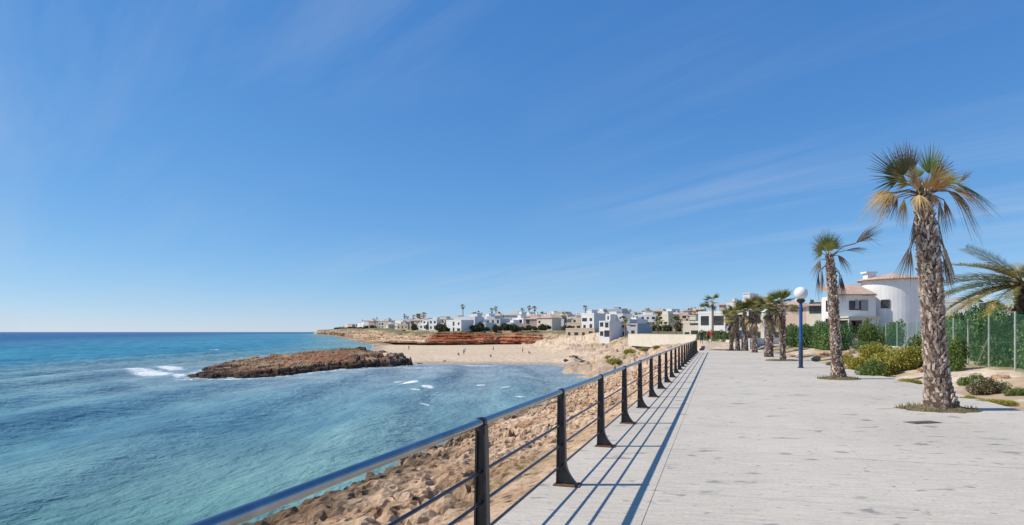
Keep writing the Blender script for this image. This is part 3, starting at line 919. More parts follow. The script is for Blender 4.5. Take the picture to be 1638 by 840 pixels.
def fan_blade(m, P, T, Nrm, R, spread, droop, n, colr, r, hair=0.0, split=0.55):
    """pleated fan leaf: n segments from P round the direction T, free tips sagging"""
    T = T.normalized()
    S = T.cross(Nrm).normalized(); Nn = S.cross(T).normalized()
    for i in range(n):
        f = (i + 0.5) / n * 2 - 1
        a = f * spread + r.uniform(-0.03, 0.03)
        D = (T * math.cos(a) + S * math.sin(a)).normalized()
        W = (D.cross(Nn)).normalized()
        RR = R * (1 - 0.28 * abs(f) ** 1.5) * r.uniform(0.82, 1.08)
        half = math.tan(spread / n) * 1.4
        dr = droop * r.uniform(0.6, 1.4)
        pts = []
        for q, wq in ((0.06, 0.06), (0.3, 0.3), (split, split), (0.72, split * 0.62), (1.0 + hair, 0.02)):
            p = P + D * (RR * q)
            p = p + Vector((0, 0, -1)) * (dr * RR * max(0, q - 0.2) ** 2) + Nn * (0.03 * RR * (1 - abs(f)))
            wv = W * (half * RR * wq + 0.0015)
            pts.append((p - wv, p + Nn * (half * RR * wq * 0.5), p + wv))
        base = vjit(colr, r, 0.28)
        tip = tuple(x * 0.55 + y * 0.45 for x, y in zip(base, (0.30, 0.24, 0.13)))
        n0 = len(m.v)
        for k, (a_, b_, c_) in enumerate(pts):
            m.v += [tuple(a_), tuple(b_), tuple(c_)]
            kk = max(0, (k - 2) / 2.0)
            cc = tuple(x * (1 - kk) + y * kk for x, y in zip(base, tip))
            m.c += [cc] * 3
        for k in range(4):
            o = n0 + 3 * k
            m.f += [(o, o + 1, o + 4, o + 3), (o + 1, o + 2, o + 5, o + 4)]
            m.m += [0, 0]

def frond(parent, P0, P1, T, Nrm, R, spread, droop, colr, r, n=26, petcol=(0.28, 0.20, 0.09), pr=0.016, hair=0.0, mat='leaf', split=0.45):
    m = MB(); m.col = petcol
    mid = (P0 + P1) / 2 + Vector((0, 0, 0.12 * (P1 - P0).length))
    if (P1 - P0).length > 0.02:
        m.tube([P0, mid, P1, P1 + T.normalized() * R * 0.12], [pr * 1.5, pr, pr * 0.8, pr * 0.3], 5)
    fan_blade(m, P1, T, Nrm, R, math.radians(spread), droop, n, colr, r, hair, split)
    return m.build('frond', M[mat], parent)

def palm_trunk(parent, path, rads, r, rows, per, stub, colA=(0.20, 0.13, 0.095), colB=(0.66, 0.55, 0.45)):
    """tapered trunk covered by the sawn-off leaf bases, set in a spiral"""
    m = MB(); m.col = (0.11, 0.07, 0.055)
    m.tube(path, rads, 14)
    tr = m.build('trunk', M['bark'], parent, smooth=True)
    Ls = [0]
    for a, b in zip(path[:-1], path[1:]): Ls.append(Ls[-1] + (b - a).length)
    def sample(t):
        d = t * Ls[-1]
        for i in range(len(path) - 1):
            if d <= Ls[i + 1] or i == len(path) - 2:
                k = (d - Ls[i]) / (Ls[i + 1] - Ls[i])
                return path[i].lerp(path[i + 1], k), rads[i] * (1 - k) + rads[i + 1] * k
    m = MB()
    for i in range(rows):
        for j in range(per):
            t = min(0.995, max(0.003, (i + 0.5 + r.uniform(-0.3, 0.3)) / rows))
            p, rad = sample(t)
            a = 2 * math.pi * (j + 0.5 * (i % 2)) / per + i * 0.11 + r.uniform(-0.12, 0.12)
            out = Vector((math.cos(a), math.sin(a), 0)); tan = Vector((-out.y, out.x, 0)); up = Vector((0, 0, 1))
            w = rad * math.pi / per * r.uniform(0.45, 0.95)
            h = stub * r.uniform(0.6, 1.5)
            th = stub * r.uniform(0.2, 0.75) * (0.6 + 0.8 * t)
            lean = r.uniform(-0.5, 0.5)
            b0 = p + out * (rad * r.uniform(0.86, 0.96)) - up * h * 0.45
            t0 = b0 + up * h + out * th + tan * (lean * h)
            q = r.random() ** 1.3
            kq = r.uniform(0.7, 1.25); m.col = tuple((x * (1 - q) + y * q) * kq for x, y in zip(colA, colB))
            vs = [b0 - tan * w, b0 + tan * w, b0 + tan * w * 0.9 + out * 0.4 * th, b0 - tan * w * 0.9 + out * 0.4 * th,
                  t0 - tan * w * 0.55 - out * th * 0.75, t0 + tan * w * 0.55 - out * th * 0.75, t0 + tan * w * 0.5, t0 - tan * w * 0.5]
            m._add(vs, [(0, 1, 2, 3), (4, 7, 6, 5), (3, 2, 6, 7), (0, 3, 7, 4), (1, 5, 6, 2), (0, 4, 5, 1)])
    o = m.build('leaf_bases', M['bark'], parent)
    o['kind'] = 'stuff'
    return tr

G_DARK = (0.085, 0.115, 0.028); G_MID = (0.17, 0.22, 0.045); G_LITE = (0.24, 0.30, 0.06); OLIVE = (0.32, 0.28, 0.07)
TAN = (0.50, 0.35, 0.15); RUST = (0.46, 0.22, 0.08); BROWN = (0.26, 0.165, 0.09); GREY = (0.24, 0.20, 0.17); STRAW = (0.42, 0.31, 0.165)
DEAD = 'dryleaf'

def near_palm(base, d, label, trunk_px, leaves, seed, rows, per, stub, group, slim=0.68):
    r = random.Random(seed)
    root = empty('fan_palm', base, 0, label, 'palm tree', group)
    O = Vector(base)
    def L3(u, v, dd=0.0): return pd(u, v, d + dd) - O
    path = [L3(u, v) for u, v, w in trunk_px]; path[0].z = -0.05
    rads = [slim * w / 2 / F * d for u, v, w in trunk_px]
    palm_trunk(root, path, rads, r, rows, per, stub)
    for (p0, p1, tip, nrm, R, spread, droop, col, mat, n, hair) in leaves:
        a = L3(*p0); b = L3(*p1)
        T = Vector((tip[0], tip[2] if len(tip) > 2 else 0.0, -tip[1]))
        frond(root, a, b, T, Vector(nrm), R / F * d, spread, droop, col, r, n, petcol=tuple(x * 0.9 for x in (STRAW if mat == 'leaf' else BROWN)), pr=0.011 * 1.3, hair=hair, mat=mat)
    return root

FC = (0.1, -1, 0.25)      # leaf facing the camera
UP = (0, -0.35, 1)
BIG = [
    # living fans
    ((1475, 306), (1440, 286), (-38, -30, -4), FC, 52, 78, 0.10, G_DARK, 'leaf', 34, 0.25),
    ((1476, 304), (1448, 280, -0.2), (-22, -42, -14), FC, 46, 62, 0.06, (0.11, 0.10, 0.03), 'leaf', 30, 0.25),
    ((1477, 303), (1458, 276), (-8, -46, 5), FC, 46, 44, 0.05, BROWN, 'leaf', 26, 0.2),
    ((1479, 303), (1486, 279, -0.1), (2, -46, -4), FC, 44, 50, 0.05, G_LITE, 'leaf', 28, 0.15),
    ((1480, 304), (1497, 282, 0.1), (18, -38, 6), FC, 40, 50, 0.08, G_DARK, 'leaf', 26, 0.15),
    ((1478, 305), (1470, 284, 0.35), (-6, -40, 30), FC, 42, 55, 0.1, G_MID, 'leaf', 24, 0.1),
    # short tan heart leaves and old flower stalks
    ((1476, 312), (1470, 303, -0.25), (-12, -20, -10), FC, 30, 52, 0.15, TAN, DEAD, 20, 0),
    ((1479, 312), (1482, 304, -0.3), (2, -26, -12), FC, 30, 46, 0.12, (0.42, 0.25, 0.08), DEAD, 20, 0),
    ((1481, 312), (1492, 304, -0.25), (16, -20, -10), FC, 32, 50, 0.2, RUST, DEAD, 20, 0),
    ((1480, 316), (1490, 312, -0.3), (8, 22, -10), FC, 24, 40, 0.3, RUST, DEAD, 16, 0),
    ((1476, 316), (1466, 313, -0.3), (-8, 18, -8), FC, 22, 40, 0.3, STRAW, DEAD, 14, 0),
    ((1476, 310), (1464, 292, -0.3), (-22, -22, -16), FC, 36, 50, 0.2, STRAW, DEAD, 20, 0.1),
    ((1480, 310), (1490, 290, -0.3), (14, -24, -16), FC, 34, 46, 0.15, TAN, DEAD, 20, 0.1),
    ((1476, 308), (1452, 296, -0.2), (-30, -14, -10), FC, 40, 46, 0.25, OLIVE, 'leaf', 24, 0.2),
    ((1481, 308), (1504, 294, -0.2), (28, -14, -10), FC, 36, 46, 0.3, OLIVE, 'leaf', 22, 0.2),
    ((1474, 312), (1426, 310, 0.1), (-36, 16, 4), (0, -0.8, 0.6), 44, 46, 0.5, STRAW, DEAD, 24, 0.2),
    ((1482, 312), (1520, 306, 0.15), (50, 30, 6), (0.2, -0.8, 0.6), 52, 44, 0.6, TAN, DEAD, 24, 0.2),
    # left: bent dry fan with a hanging fringe
    ((1473, 310), (1432, 308, -0.1), (-40, 6, -6), (0, -0.75, 0.7), 44, 40, 0.42, TAN, DEAD, 24, 0.1),
    ((1473, 312), (1440, 312, -0.2), (-34, 14, 8), (0, -0.6, 0.8), 40, 34, 0.7, BROWN, DEAD, 20, 0.2),
    ((1474, 314), (1446, 318), (-4, 36, 0), FC, 38, 24, 0.2, STRAW, DEAD, 14, 0.2),
    ((1474, 314), (1436, 316, 0.2), (-18, 30, 0), FC, 30, 30, 0.2, GREY, DEAD, 14, 0.3),
    # right: long fan blown out, green above and rust below
    ((1482, 310), (1524, 292, 0.1), (62, 26, 4), (0.2, -0.45, 0.9), 74, 34, 0.28, G_DARK, 'leaf', 26, 0.15),
    ((1482, 312), (1520, 300, -0.05), (56, 22, -8), (0.2, -0.7, 0.7), 62, 40, 0.55, RUST, DEAD, 26, 0.15),
    ((1482, 313), (1516, 306, -0.1), (38, 26, -8), (0.2, -0.75, 0.6), 50, 40, 0.9, BROWN, DEAD, 22, 0.3),
    ((1482, 312), (1534, 292, 0.1), (20, -16, 6), FC, 28, 14, 0.0, GREY, DEAD, 9, 0.2),
    ((1481, 316), (1502, 322, -0.1), (6, 40, 0), FC, 46, 16, 0.1, GREY, DEAD, 12, 0.3),
    ((1481, 316), (1510, 320, 0.2), (10, 34, 0), FC, 40, 18, 0.1, BROWN, DEAD, 12, 0.3),
    # away from and towards the camera
    ((1478, 308), (1476, 296, 0.8), (-4, -16, 40), (0, 0.2, 1), 48, 60, 0.35, G_DARK, 'leaf', 24, 0),
    ((1478, 312), (1470, 312, -0.6), (-10, 16, -26), (0, -0.3, 1), 34, 38, 0.7, TAN, DEAD, 18, 0.1),
    # dead leaves folded down along the trunk
    ((1466, 372), (1456, 392, -0.1), (-20, 54, 0), FC, 60, 11, 0.0, GREY, DEAD, 12, 0.1),
    ((1466, 375), (1457, 398, -0.1), (-4, 44, 0), FC, 52, 13, 0.0, BROWN, DEAD, 12, 0.1),
    ((1470, 340), (1462, 352, 0.1), (-3, 40, 0), FC, 44, 12, 0.0, GREY, DEAD, 10, 0.1),
    ((1492, 372), (1508, 388, -0.1), (12, 60, 0), FC, 64, 10, 0.0, STRAW, DEAD, 12, 0.1),
    ((1494, 378), (1514, 402, 0.05), (8, 50, 0), FC, 58, 13, 0.0, BROWN, DEAD, 14, 0.1),
    ((1494, 385), (1509, 412, -0.25), (6, 44, -4), FC, 55, 14, 0.0, (0.11, 0.065, 0.045), DEAD, 14, 0.1),
    ((1488, 345), (1502, 360, 0.1), (8, 56, 0), FC, 56, 8, 0.0, GREY, DEAD, 9, 0.1),
    ((1480, 350), (1484, 372, 0.3), (4, 50, 6), FC, 60, 14, 0.0, BROWN, DEAD, 12, 0.1),
]
P_BIG = at(1504, 655)
near_palm(P_BIG, P_BIG.y, 'largest fan palm with shaggy grey trunk and ragged crown, nearest the camera', 
          [(1506, 656, 78), (1505, 645, 70), (1502, 628, 58), (1499, 600, 50), (1495, 560, 45), (1492, 500, 42), (1489, 450, 43), (1486, 420, 44), (1482, 385, 38), (1479, 350, 30), (1477, 325, 26), (1477, 305, 20)],
          BIG, 3, 96, 15, 0.10, 'fan palms along the promenade')

SECOND = [
    ((1326, 412), (1318, 400), (-16, -22, -4), FC, 27, 70, 0.1, OLIVE, 'leaf', 26, 0.2),
    ((1326, 411), (1324, 396), (-2, -28, 2), FC, 27, 60, 0.05, G_MID, 'leaf', 26, 0.2),
    ((1327, 411), (1330, 398, 0.1), (14, -24, 4), FC, 25, 60, 0.08, G_DARK, 'leaf', 26, 0.2),
    ((1326, 413), (1316, 406, -0.2), (-18, -6, -8), FC, 24, 55, 0.25, (0.30, 0.27, 0.07), 'leaf', 22, 0.2),
    ((1326, 413), (1325, 402, -0.2), (2, -18, -10), FC, 22, 60, 0.15, (0.26, 0.26, 0.06), 'leaf', 20, 0.1),
    ((1327, 412), (1326, 402, 0.5), (0, -14, 26), (0, 0.2, 1), 26, 60, 0.3, G_DARK, 'leaf', 20, 0),
    ((1327, 413), (1352, 401), (40, -6, 0), (0.1, -0.8, 0.5), 36, 16, 0.18, GREY, DEAD, 14, 0.1),
    ((1327, 412), (1368, 390, 0.1), (46, -40, 0), (0.4, -0.7, 0.6), 56, 14, 0.22, (0.13, 0.11, 0.10), DEAD, 18, 0.1),
    ((1327, 412), (1372, 388, 0.0), (40, -28, 4), (0.4, -0.7, 0.6), 44, 20, 0.55, GREY, DEAD, 16, 0.2),
    ((1327, 414), (1340, 408), (14, 16, 0), FC, 26, 30, 0.3, BROWN, DEAD, 14, 0.2),
    ((1325, 416), (1312, 416), (-8, 22, 0), FC, 24, 30, 0.2, STRAW, DEAD, 14, 0.3),
    ((1324, 424), (1309, 436), (-1, 40, 0), FC, 42, 8, 0.0, (0.09, 0.08, 0.085), DEAD, 9, 0.1),
    ((1325, 420), (1315, 432, 0.1), (-1, 40, 0), FC, 40, 9, 0.0, BROWN, DEAD, 9, 0.1),
    ((1331, 430), (1346, 442), (3, 34, 0), FC, 38, 14, 0.0, (0.08, 0.07, 0.075), DEAD, 11, 0.1),
    ((1330, 425), (1343, 436, 0.1), (2, 42, 0), FC, 44, 10, 0.0, GREY, DEAD, 9, 0.1),
]
P_2 = at(1341, 606)
near_palm(P_2, P_2.y, 'second fan palm from the camera, slimmer trunk and one dead frond blown sideways',
          [(1342, 606, 44), (1341, 599, 36), (1339, 585, 29), (1337, 560, 26), (1335, 520, 24), (1332, 470, 22), (1329, 435, 20), (1327, 415, 16), (1326, 406, 12)],
          SECOND, 8, 80, 11, 0.085, 'fan palms along the promenade', 0.60)

# ring of soil at the foot of the two near palms
def soil_ring(p, rx, ry, label, seed):
    r = random.Random(seed)
    m = MB(); n = 26
    ring = [(p.x + rx * (1 + r.uniform(-.14, .14)) * math.cos(2 * math.pi * k / n), p.y + ry * (1 + r.uniform(-.14, .14)) * math.sin(2 * math.pi * k / n)) for k in range(n)]
    vs = [(x, y, 0.004) for x, y in ring] + [(p.x + (x - p.x) * 0.6, p.y + (y - p.y) * 0.6, 0.05 + r.uniform(-.02, .03)) for x, y in ring] + [(p.x, p.y, 0.08)]
    fs = [(k, (k + 1) % n, n + (k + 1) % n, n + k) for k in range(n)] + [(n + k, n + (k + 1) % n, 2 * n) for k in range(n)]
    m._add(vs, fs)
    o = m.build('tree_pit', M['soil'])
    tag(o, label, 'tree pit')
    # dry grass standing in it
    g = MB()
    for k in range(420):
        a = r.uniform(0, 6.283); q = math.sqrt(r.uniform(0.15, 1.0))
        b = Vector((p.x + rx * q * math.cos(a), p.y + ry * q * math.sin(a), 0.01))
        h = r.uniform(0.04, 0.13); w = 0.008
        t = b + Vector((r.uniform(-.06, .06), r.uniform(-.06, .06), h)); s = Vector((math.cos(a * 3), math.sin(a * 3), 0)) * w
        g.col = vjit((0.20, 0.18, 0.06), r, 0.4)
        g._add([b - s, b + s, t], [(0, 1, 2)])
    gg = g.build('dry_grass', M['dryleaf'], o); gg['kind'] = 'stuff'
soil_ring(P_BIG + Vector((-0.06, 0.02, 0)), 0.78, 0.62, 'ring of dry soil around the largest palm', 1)
soil_ring(P_2, 0.72, 0.62, 'ring of dark soil around the second palm', 2)

# leaf meshes shared by the palms farther off
def shared_frond(col, n, spread, droop, seed, R=0.75, pet=0.55, hair=0.1):
    r = random.Random(seed); m = MB(); m.col = tuple(x * 0.9 for x in STRAW)
    m.tube([(0, 0, 0), (0, pet * .5, 0.05), (0, pet, 0.0)], [0.022, 0.016, 0.012], 4)
    fan_blade(m, Vector((0, pet, 0)), Vector((0, 1, -0.1)), Vector((0, 0.1, 1)), R, math.radians(spread), droop, n, col, r, hair)
    return m.mesh('frond', M['leaf'])
FR_G = [shared_frond(c, 18, 62, d, i) for i, (c, d) in enumerate([(G_MID, .25), (OLIVE, .3), (G_DARK, .2), ((0.24, 0.20, 0.07), .4)])]
FR_D = [shared_frond(c, 14, 30, d, i + 9, 0.7, 0.45, 0.2) for i, (c, d) in enumerate([(TAN, .8), (BROWN, .6), (GREY, .7), ((0.15, 0.08, 0.06), .5)])]

def far_palm(base, H, r0, crown, label, seed, group, lean=(0, 0), nl=(14, 10), skirt=True, k=1.0, detail=True):
    r = random.Random(seed)
    root = empty('fan_palm', base, r.uniform(0, 6.28), label, 'palm tree', group)
    top = Vector((lean[0], lean[1], H))
    path = [Vector((0, 0, -0.1)), top * 0.08, top * 0.35, top * 0.7, top]
    rads = [r0 * 1.35, r0 * 1.05, r0 * 0.95, r0 * 0.95, r0 * 0.7]
    if detail: palm_trunk(root, path, rads, r, max(10, int(H / 0.14)), 9, 0.12)
    else:
        m = MB(); m.col = (0.24, 0.18, 0.15); m.tube(path, rads, 8); m.build('trunk', M['bark'], root, smooth=True)
    c = crown * 1.0 / 1.25
    for i in range(nl[0]):
        me = r.choice(FR_G); az = r.uniform(0, 6.28); el = math.radians(r.uniform(-15, 78))
        o = link_mesh('frond', me, root, top, (el, r.uniform(-.3, .3), az)); o.scale = (c,) * 3
    for i in range(nl[1]):
        me = r.choice(FR_D); az = r.uniform(0, 6.28); el = math.radians(r.uniform(-80, -25))
        zz = top - Vector((0, 0, r.uniform(0, 0.9 * k if skirt else 0.2)))
        o = link_mesh('frond', me, root, zz, (el, r.uniform(-.3, .3), az)); o.scale = (c * 0.9,) * 3
    return root

# the row that leads away along the promenade: (column, foot row, crown-heart row, trunk width px, crown px, label)
ROW = [(1252, 577, 490, 8, 30, 'third fan palm from the camera, slim pale trunk, just past the blue lamp post', (26, 14), True),
       (1230, 571, 496, 12, 28, 'fourth fan palm from the camera, thick trunk under a brown skirt of dead leaves', (26, 30), True),
       (1207, 564, 497, 8, 27, 'fifth fan palm from the camera in the promenade row', (26, 15), True),
       (1193, 561, 500, 7, 25, 'sixth fan palm from the camera in the promenade row', (26, 15), True),
       (1180, 559, 505, 6.5, 23, 'seventh fan palm from the camera in the promenade row', (26, 15), True),
       (1170, 557.5, 510, 5.5, 20, 'last and smallest fan palm of the promenade row, by the white wall', (26, 15), True)]
for i, (u, v, vc, w, cr, lab, nl, sk) in enumerate(ROW):
    b = at(u, v); d = b.y
    far_palm(b, (v - vc) / F * d, w / 2 / F * d, cr / F * d, lab, 100 + i, 'fan palms along the promenade', (-0.1, 0), nl, sk)
pp = at(1252, 577)
soil_ring(pp, 0.95, 0.8, 'ring of dark soil around the third palm', 3)

# date palm behind the fence at the right edge
def date_palm():
    c = pd(1638, 452, 23.5); bz = 0.25
    r = random.Random(77)
    root = empty('date_palm', (c.x, c.y, bz), 0, 'date palm with arching feather leaves at the right edge behind the fence', 'palm tree')
    H = c.z - bz
    palm_trunk(root, [Vector((0, 0, -.1)), Vector((0, 0, .4)), Vector((0, 0, H * .6)), Vector((0, 0, H))], [0.34, 0.28, 0.27, 0.30], r, 20, 12, 0.13, (0.14, 0.09, 0.07), (0.30, 0.22, 0.17))
    def feather(seed, col, droop):
        rr = random.Random(seed); m = MB(); Ln = 2.75
        pts = [Vector((0, Ln * t, -droop * Ln * t * t * 0.55)) for t in np.linspace(0, 1, 9)]
        m.col = (0.34, 0.29, 0.11)
        m.tube(pts, [0.03 * (1 - 0.85 * t) for t in np.linspace(0, 1, 9)], 4)
        n = 44
        for k in range(n):
            t = 0.16 + 0.84 * k / n
            p = Vector((0, Ln * t, -droop * Ln * t * t * 0.55)); tg = Vector((0, 1, -droop * 1.1 * t)).normalized()
            ll = 0.46 * (1 - 0.55 * abs(t - 0.45)) * rr.uniform(0.85, 1.1)
            for sgn in (-1, 1):
                D = (tg * 0.75 + Vector((sgn * 0.75, 0, 0.28 + rr.uniform(-.12, .12)))).normalized()
                e = p + D * ll - Vector((0, 0, 0.10 * ll)); w = tg * 0.02
                mdl = p.lerp(e, 0.4)
                m.col = vjit(col, rr, 0.3)
                m._add([p - w * .6, p + w * .6, mdl + w, e, mdl - w], [(0, 1, 2, 3, 4)])
        return m.mesh('frond', M['leaf'])
    FE = [feather(1, (0.19, 0.19, 0.055), 0.55), feather(2, (0.13, 0.15, 0.05), 0.75), feather(3, (0.30, 0.24, 0.06), 0.65), feather(4, (0.10, 0.12, 0.045), 0.9)]
    for i in range(52):
        az = r.uniform(0, 6.28)
        e = r.random()
        el = math.radians(52 - 58 * e ** 0.8)
        link_mesh('frond', FE[int(r.random() * 4)], root, (0, 0, H - 0.12 * e), (el, r.uniform(-.5, .5), az))
date_palm()

# ------------------------------------------------------------------ lamp posts
def lamp(base, H, label, k=1.0):
    root = empty('lamp_post', base, 0, label, 'lamp post', 'blue lamp posts along the promenade')
    m = MB(); m.lathe([(0.20 * k, 0.001), (0.20 * k, 0.02), (0.13 * k, 0.022), (0.13 * k, 1.15), (0.118 * k, 1.19), (0.118 * k, 1.2)], 16)
    s = m.build('base_sleeve', M['bluedark'], root)
    m = MB()
    for a in range(4):
        w = math.pi / 4 + a * math.pi / 2
        m.lathe([(0.015, 0.02), (0.015, 0.045)], 6, 0.165 * k * math.cos(w), 0.165 * k * math.sin(w))
    m.build('anchor_bolts', M['black'], s)
    m = MB(); m.lathe([(0.108 * k, 1.2), (0.105 * k, 2.4), (0.10 * k, H - 0.75)], 16)
    m.build('pole', M['blue'], root, smooth=False)
    m = MB(); m.lathe([(0.10 * k, H - 0.75), (0.16, H - 0.70), (0.19, H - 0.62), (0.19, H - 0.585)], 18)
    m.build('collar', M['black'], root)
    prof = []
    for i in range(13):
        t = math.pi * (0.9 - 0.9 * i / 12)
        prof.append((max(0.012, 0.30 * math.sin(t)), H - 0.30 - 0.30 * math.cos(t)))
    m = MB(); m.lathe(prof, 24)
    m.build('globe', M['globe'], root, smooth=True)
    m = MB(); m.box(-0.02, 0.02, -0.17, -0.10, H - 1.15, H - 0.98)
    m.build('bracket', M['black'], root)
lamp(at(1281, 588.5), 3.72, 'tall blue lamp post with white globe beside the second palm', 0.70)
lamp(at(1225, 567), 3.3, 'blue lamp post half hidden beside the thick fourth palm', 0.9)
lamp(at(1188, 559.5), 3.3, 'farthest blue lamp post among the small palms', 0.9)

# drain cover by the big palm
def cover():
    p = at(1476, 676)
    root = empty('drain_cover', p, 0.25, 'rusty oblong iron drain cover in the paving below the largest palm', 'drain cover')
    m = MB(); m.box(-0.30, 0.30, -0.13, 0.13, 0.003, 0.008); m.build('frame', M['iron'], root)
    m = MB(); m.box(-0.27, 0.27, -0.10, 0.10, 0.0085, 0.013)
    lid = m.build('lid', M['iron'], root)
    for i in range(9):
        m = MB(); m.box(-0.24 + i * 0.055, -0.215 + i * 0.055, -0.085, 0.085, 0.0135, 0.017); m.build('rib', M['iron'], lid)
cover()

# ------------------------------------------------------------------ shrubs
def bush_mesh(name, seed, n, leaf, pal, flat=1.0, lumps=9, size=1.0, col2=None):
    """foliage of a unit shrub (radius about 1, standing on z = 0)"""
    r = np.random.RandomState(seed)
    cs = []
    for i in range(lumps):
        a = r.uniform(0, 2 * math.pi); q = math.sqrt(r.uniform(0, 1)) * 0.62
        cs.append((q * math.cos(a), q * math.sin(a), flat * r.uniform(0.28, 0.95) * (1 - 0.5 * q), r.uniform(0.26, 0.5)))
    cs.append((0, 0, 0.35 * flat, 0.6))
    w = np.array([c[3] ** 2 for c in cs]); w /= w.sum()
    k = r.choice(len(cs), n, p=w)
    C = np.array(cs)[k]
    d = r.normal(size=(n, 3)); d /= np.linalg.norm(d, axis=1)[:, None]
    rad = C[:, 3] * (0.55 + 0.5 * r.uniform(0, 1, n) ** 0.5) 
    P = C[:, :3] + d * rad[:, None] * np.array([1, 1, max(0.55, flat)])
    P[:, 2] = np.maximum(np.abs(P[:, 2]), 0.02)
    t = r.normal(size=(n, 3)) + d * 0.6; t /= np.linalg.norm(t, axis=1)[:, None]
    s = np.cross(t, r.normal(size=(n, 3))); s /= np.linalg.norm(s, axis=1)[:, None]
    ln = leaf * r.uniform(0.7, 1.5, n)[:, None]; wd = ln * 0.32
    V = np.stack([P, P + t * ln * .5 + s * wd, P + t * ln, P + t * ln * .5 - s * wd], 1).reshape(-1, 3)
    Fq = np.arange(4 * n).reshape(n, 4)
    pal = np.array(pal); cidx = (vnoise(P[:, 0] * 3 + 50, P[:, 1] * 3 + P[:, 2] * 2 + 50, seed) * 0.7 + r.uniform(0, 1, n) * 0.3) * len(pal)
    cc = pal[np.clip(cidx.astype(int), 0, len(pal) - 1)] * r.uniform(0.65, 1.35, n)[:, None]
    me = bpy.data.meshes.new(name)
    me.vertices.add(4 * n); me.vertices.foreach_set('co', V.astype(np.float32).ravel())
    me.loops.add(4 * n); me.loops.foreach_set('vertex_index', Fq.ravel().astype(np.int32))
    me.polygons.add(n); me.polygons.foreach_set('loop_start', np.arange(0, 4 * n, 4, dtype=np.int32)); me.polygons.foreach_set('loop_total', np.full(n, 4, np.int32))
    me.update(calc_edges=True)
    a = me.color_attributes.new('col', 'FLOAT_COLOR', 'POINT')
    rgba = np.concatenate([np.repeat(cc, 4, 0), np.ones((4 * n, 1))], 1)
    a.data.foreach_set('color', rgba.astype(np.float32).ravel())
    me.materials.append(M['leaf'])
    return me

def stem_mesh(seed, flat=1.0):
    r = random.Random(seed); m = MB(); m.col = (0.13, 0.09, 0.06)
    for i in range(7):
        a = r.uniform(0, 6.28); q = r.uniform(0.15, 0.55)
        m.tube([(0.04 * math.cos(a), 0.04 * math.sin(a), -0.08), (q * .4 * math.cos(a), q * .4 * math.sin(a), .25 * flat), (q * math.cos(a), q * math.sin(a), .7 * flat)], [0.035, 0.025, 0.01], 5)
    return m.mesh('stems', M['bark'])

OLV = [(0.22, 0.22, 0.035), (0.33, 0.32, 0.05), (0.42, 0.38, 0.07), (0.26, 0.25, 0.05), (0.46, 0.34, 0.10)]
HED = [(0.05, 0.13, 0.05), (0.08, 0.18, 0.05), (0.16, 0.24, 0.07), (0.06, 0.15, 0.09)]
LIG = [(0.13, 0.20, 0.04), (0.18, 0.25, 0.05), (0.09, 0.15, 0.04), (0.24, 0.26, 0.07)]
GRY = [(0.16, 0.18, 0.08), (0.23, 0.24, 0.12), (0.22, 0.16, 0.09), (0.13, 0.15, 0.07)]
DRK = [(0.04, 0.055, 0.022), (0.06, 0.075, 0.03), (0.09, 0.095, 0.04)]
B_OLV = [bush_mesh('foliage', 200 + i, 5200, 0.085, OLV, 0.8) for i in range(3)]
B_HED = [bush_mesh('foliage', 220 + i, 6500, 0.075, HED, 1.0, 12) for i in range(3)]
B_LIG = [bush_mesh('foliage', 240 + i, 4200, 0.085, LIG, 1.0) for i in range(2)]
B_GRY = [bush_mesh('foliage', 260 + i, 5000, 0.075, GRY, 0.8) for i in range(2)]
B_FAR = [bush_mesh('foliage', 280 + i, 900, 0.20, DRK, 0.9) for i in range(3)]
ST = [stem_mesh(1), stem_mesh(2)]

def shrub(p, sx, sy, h, me, label, cat='shrub', group=None, rz=None, name='shrub', stems=True):
    root = empty(name, p, rnd.uniform(0, 6.28) if rz is None else rz, label, cat, group)
    root.scale = (sx, sy, h)
    link_mesh('foliage', me, root)
    if stems: link_mesh('stems', rnd.choice(ST), root)
    return root

def bedpt(u, v):
    """where a pixel's ray meets the planting bed"""
    z = 0.15
    for _ in range(6):
        p = at(u, v, z); z = float(bed_z(p.x, p.y))
    return Vector((p.x, p.y, z))

BED = [(1393, 602, 24, 24, 'l', 'low olive shrub at the left end of the flower bed, beside the second palm'),
       (1372, 592, 22, 24, 'o', 'round olive shrub close behind the second palm trunk'),
       (1416, 600, 34, 34, 'o', 'wide olive shrub in the middle of the flower bed between the two near palms'),
       (1448, 597, 32, 38, 'o', 'yellowish shrub in the bed left of the largest palm'),
       (1470, 590, 22, 50, 'l', 'bright green shrub touching the largest palm trunk on its left'),
       (1398, 584, 30, 28, 'o', 'rear olive shrub in the bed below the tower house'),
       (1434, 580, 30, 28, 'o', 'dry yellow shrub at the back of the bed below the tower house'),
       (1352, 580, 16, 14, 'o', 'small olive tuft behind the second palm trunk'),
       (1330, 586, 12, 10, 'g', 'tiny olive tuft left of the second palm trunk'),
       (1576, 630, 40, 34, 'g', 'grey-green shrub on the sandy bank right of the largest palm'),
       (1530, 606, 22, 50, 'l', 'leafy bright green shrub just right of the largest palm trunk'),
       (1612, 648, 22, 10, 'o', 'flat dry tuft on the sandy bank at the right edge'),
       (1458, 613, 24, 8, 'o', 'flat dry tuft in front of the bed left of the largest palm'),
       (1552, 640, 20, 9, 'o', 'flat dry tuft near the foot of the largest palm'),
       (1556, 600, 22, 16, 'l', 'low green shrub along the fence foot right of the largest palm'),
       (1592, 603, 22, 14, 'g', 'low grey-green shrub along the fence foot near the right edge'),
       (1628, 612, 20, 12, 'l', 'low green shrub under the fence at the right edge'),
       (1590, 645, 34, 7, 'o', 'long flat dry mat on the sandy bank below the grey-green shrub'),
       (1350, 572, 20, 12, 'o', 'small rear olive shrub behind the second palm'),
       (1486, 574, 24, 22, 'o', 'yellowish rear shrub behind the largest palm trunk')]
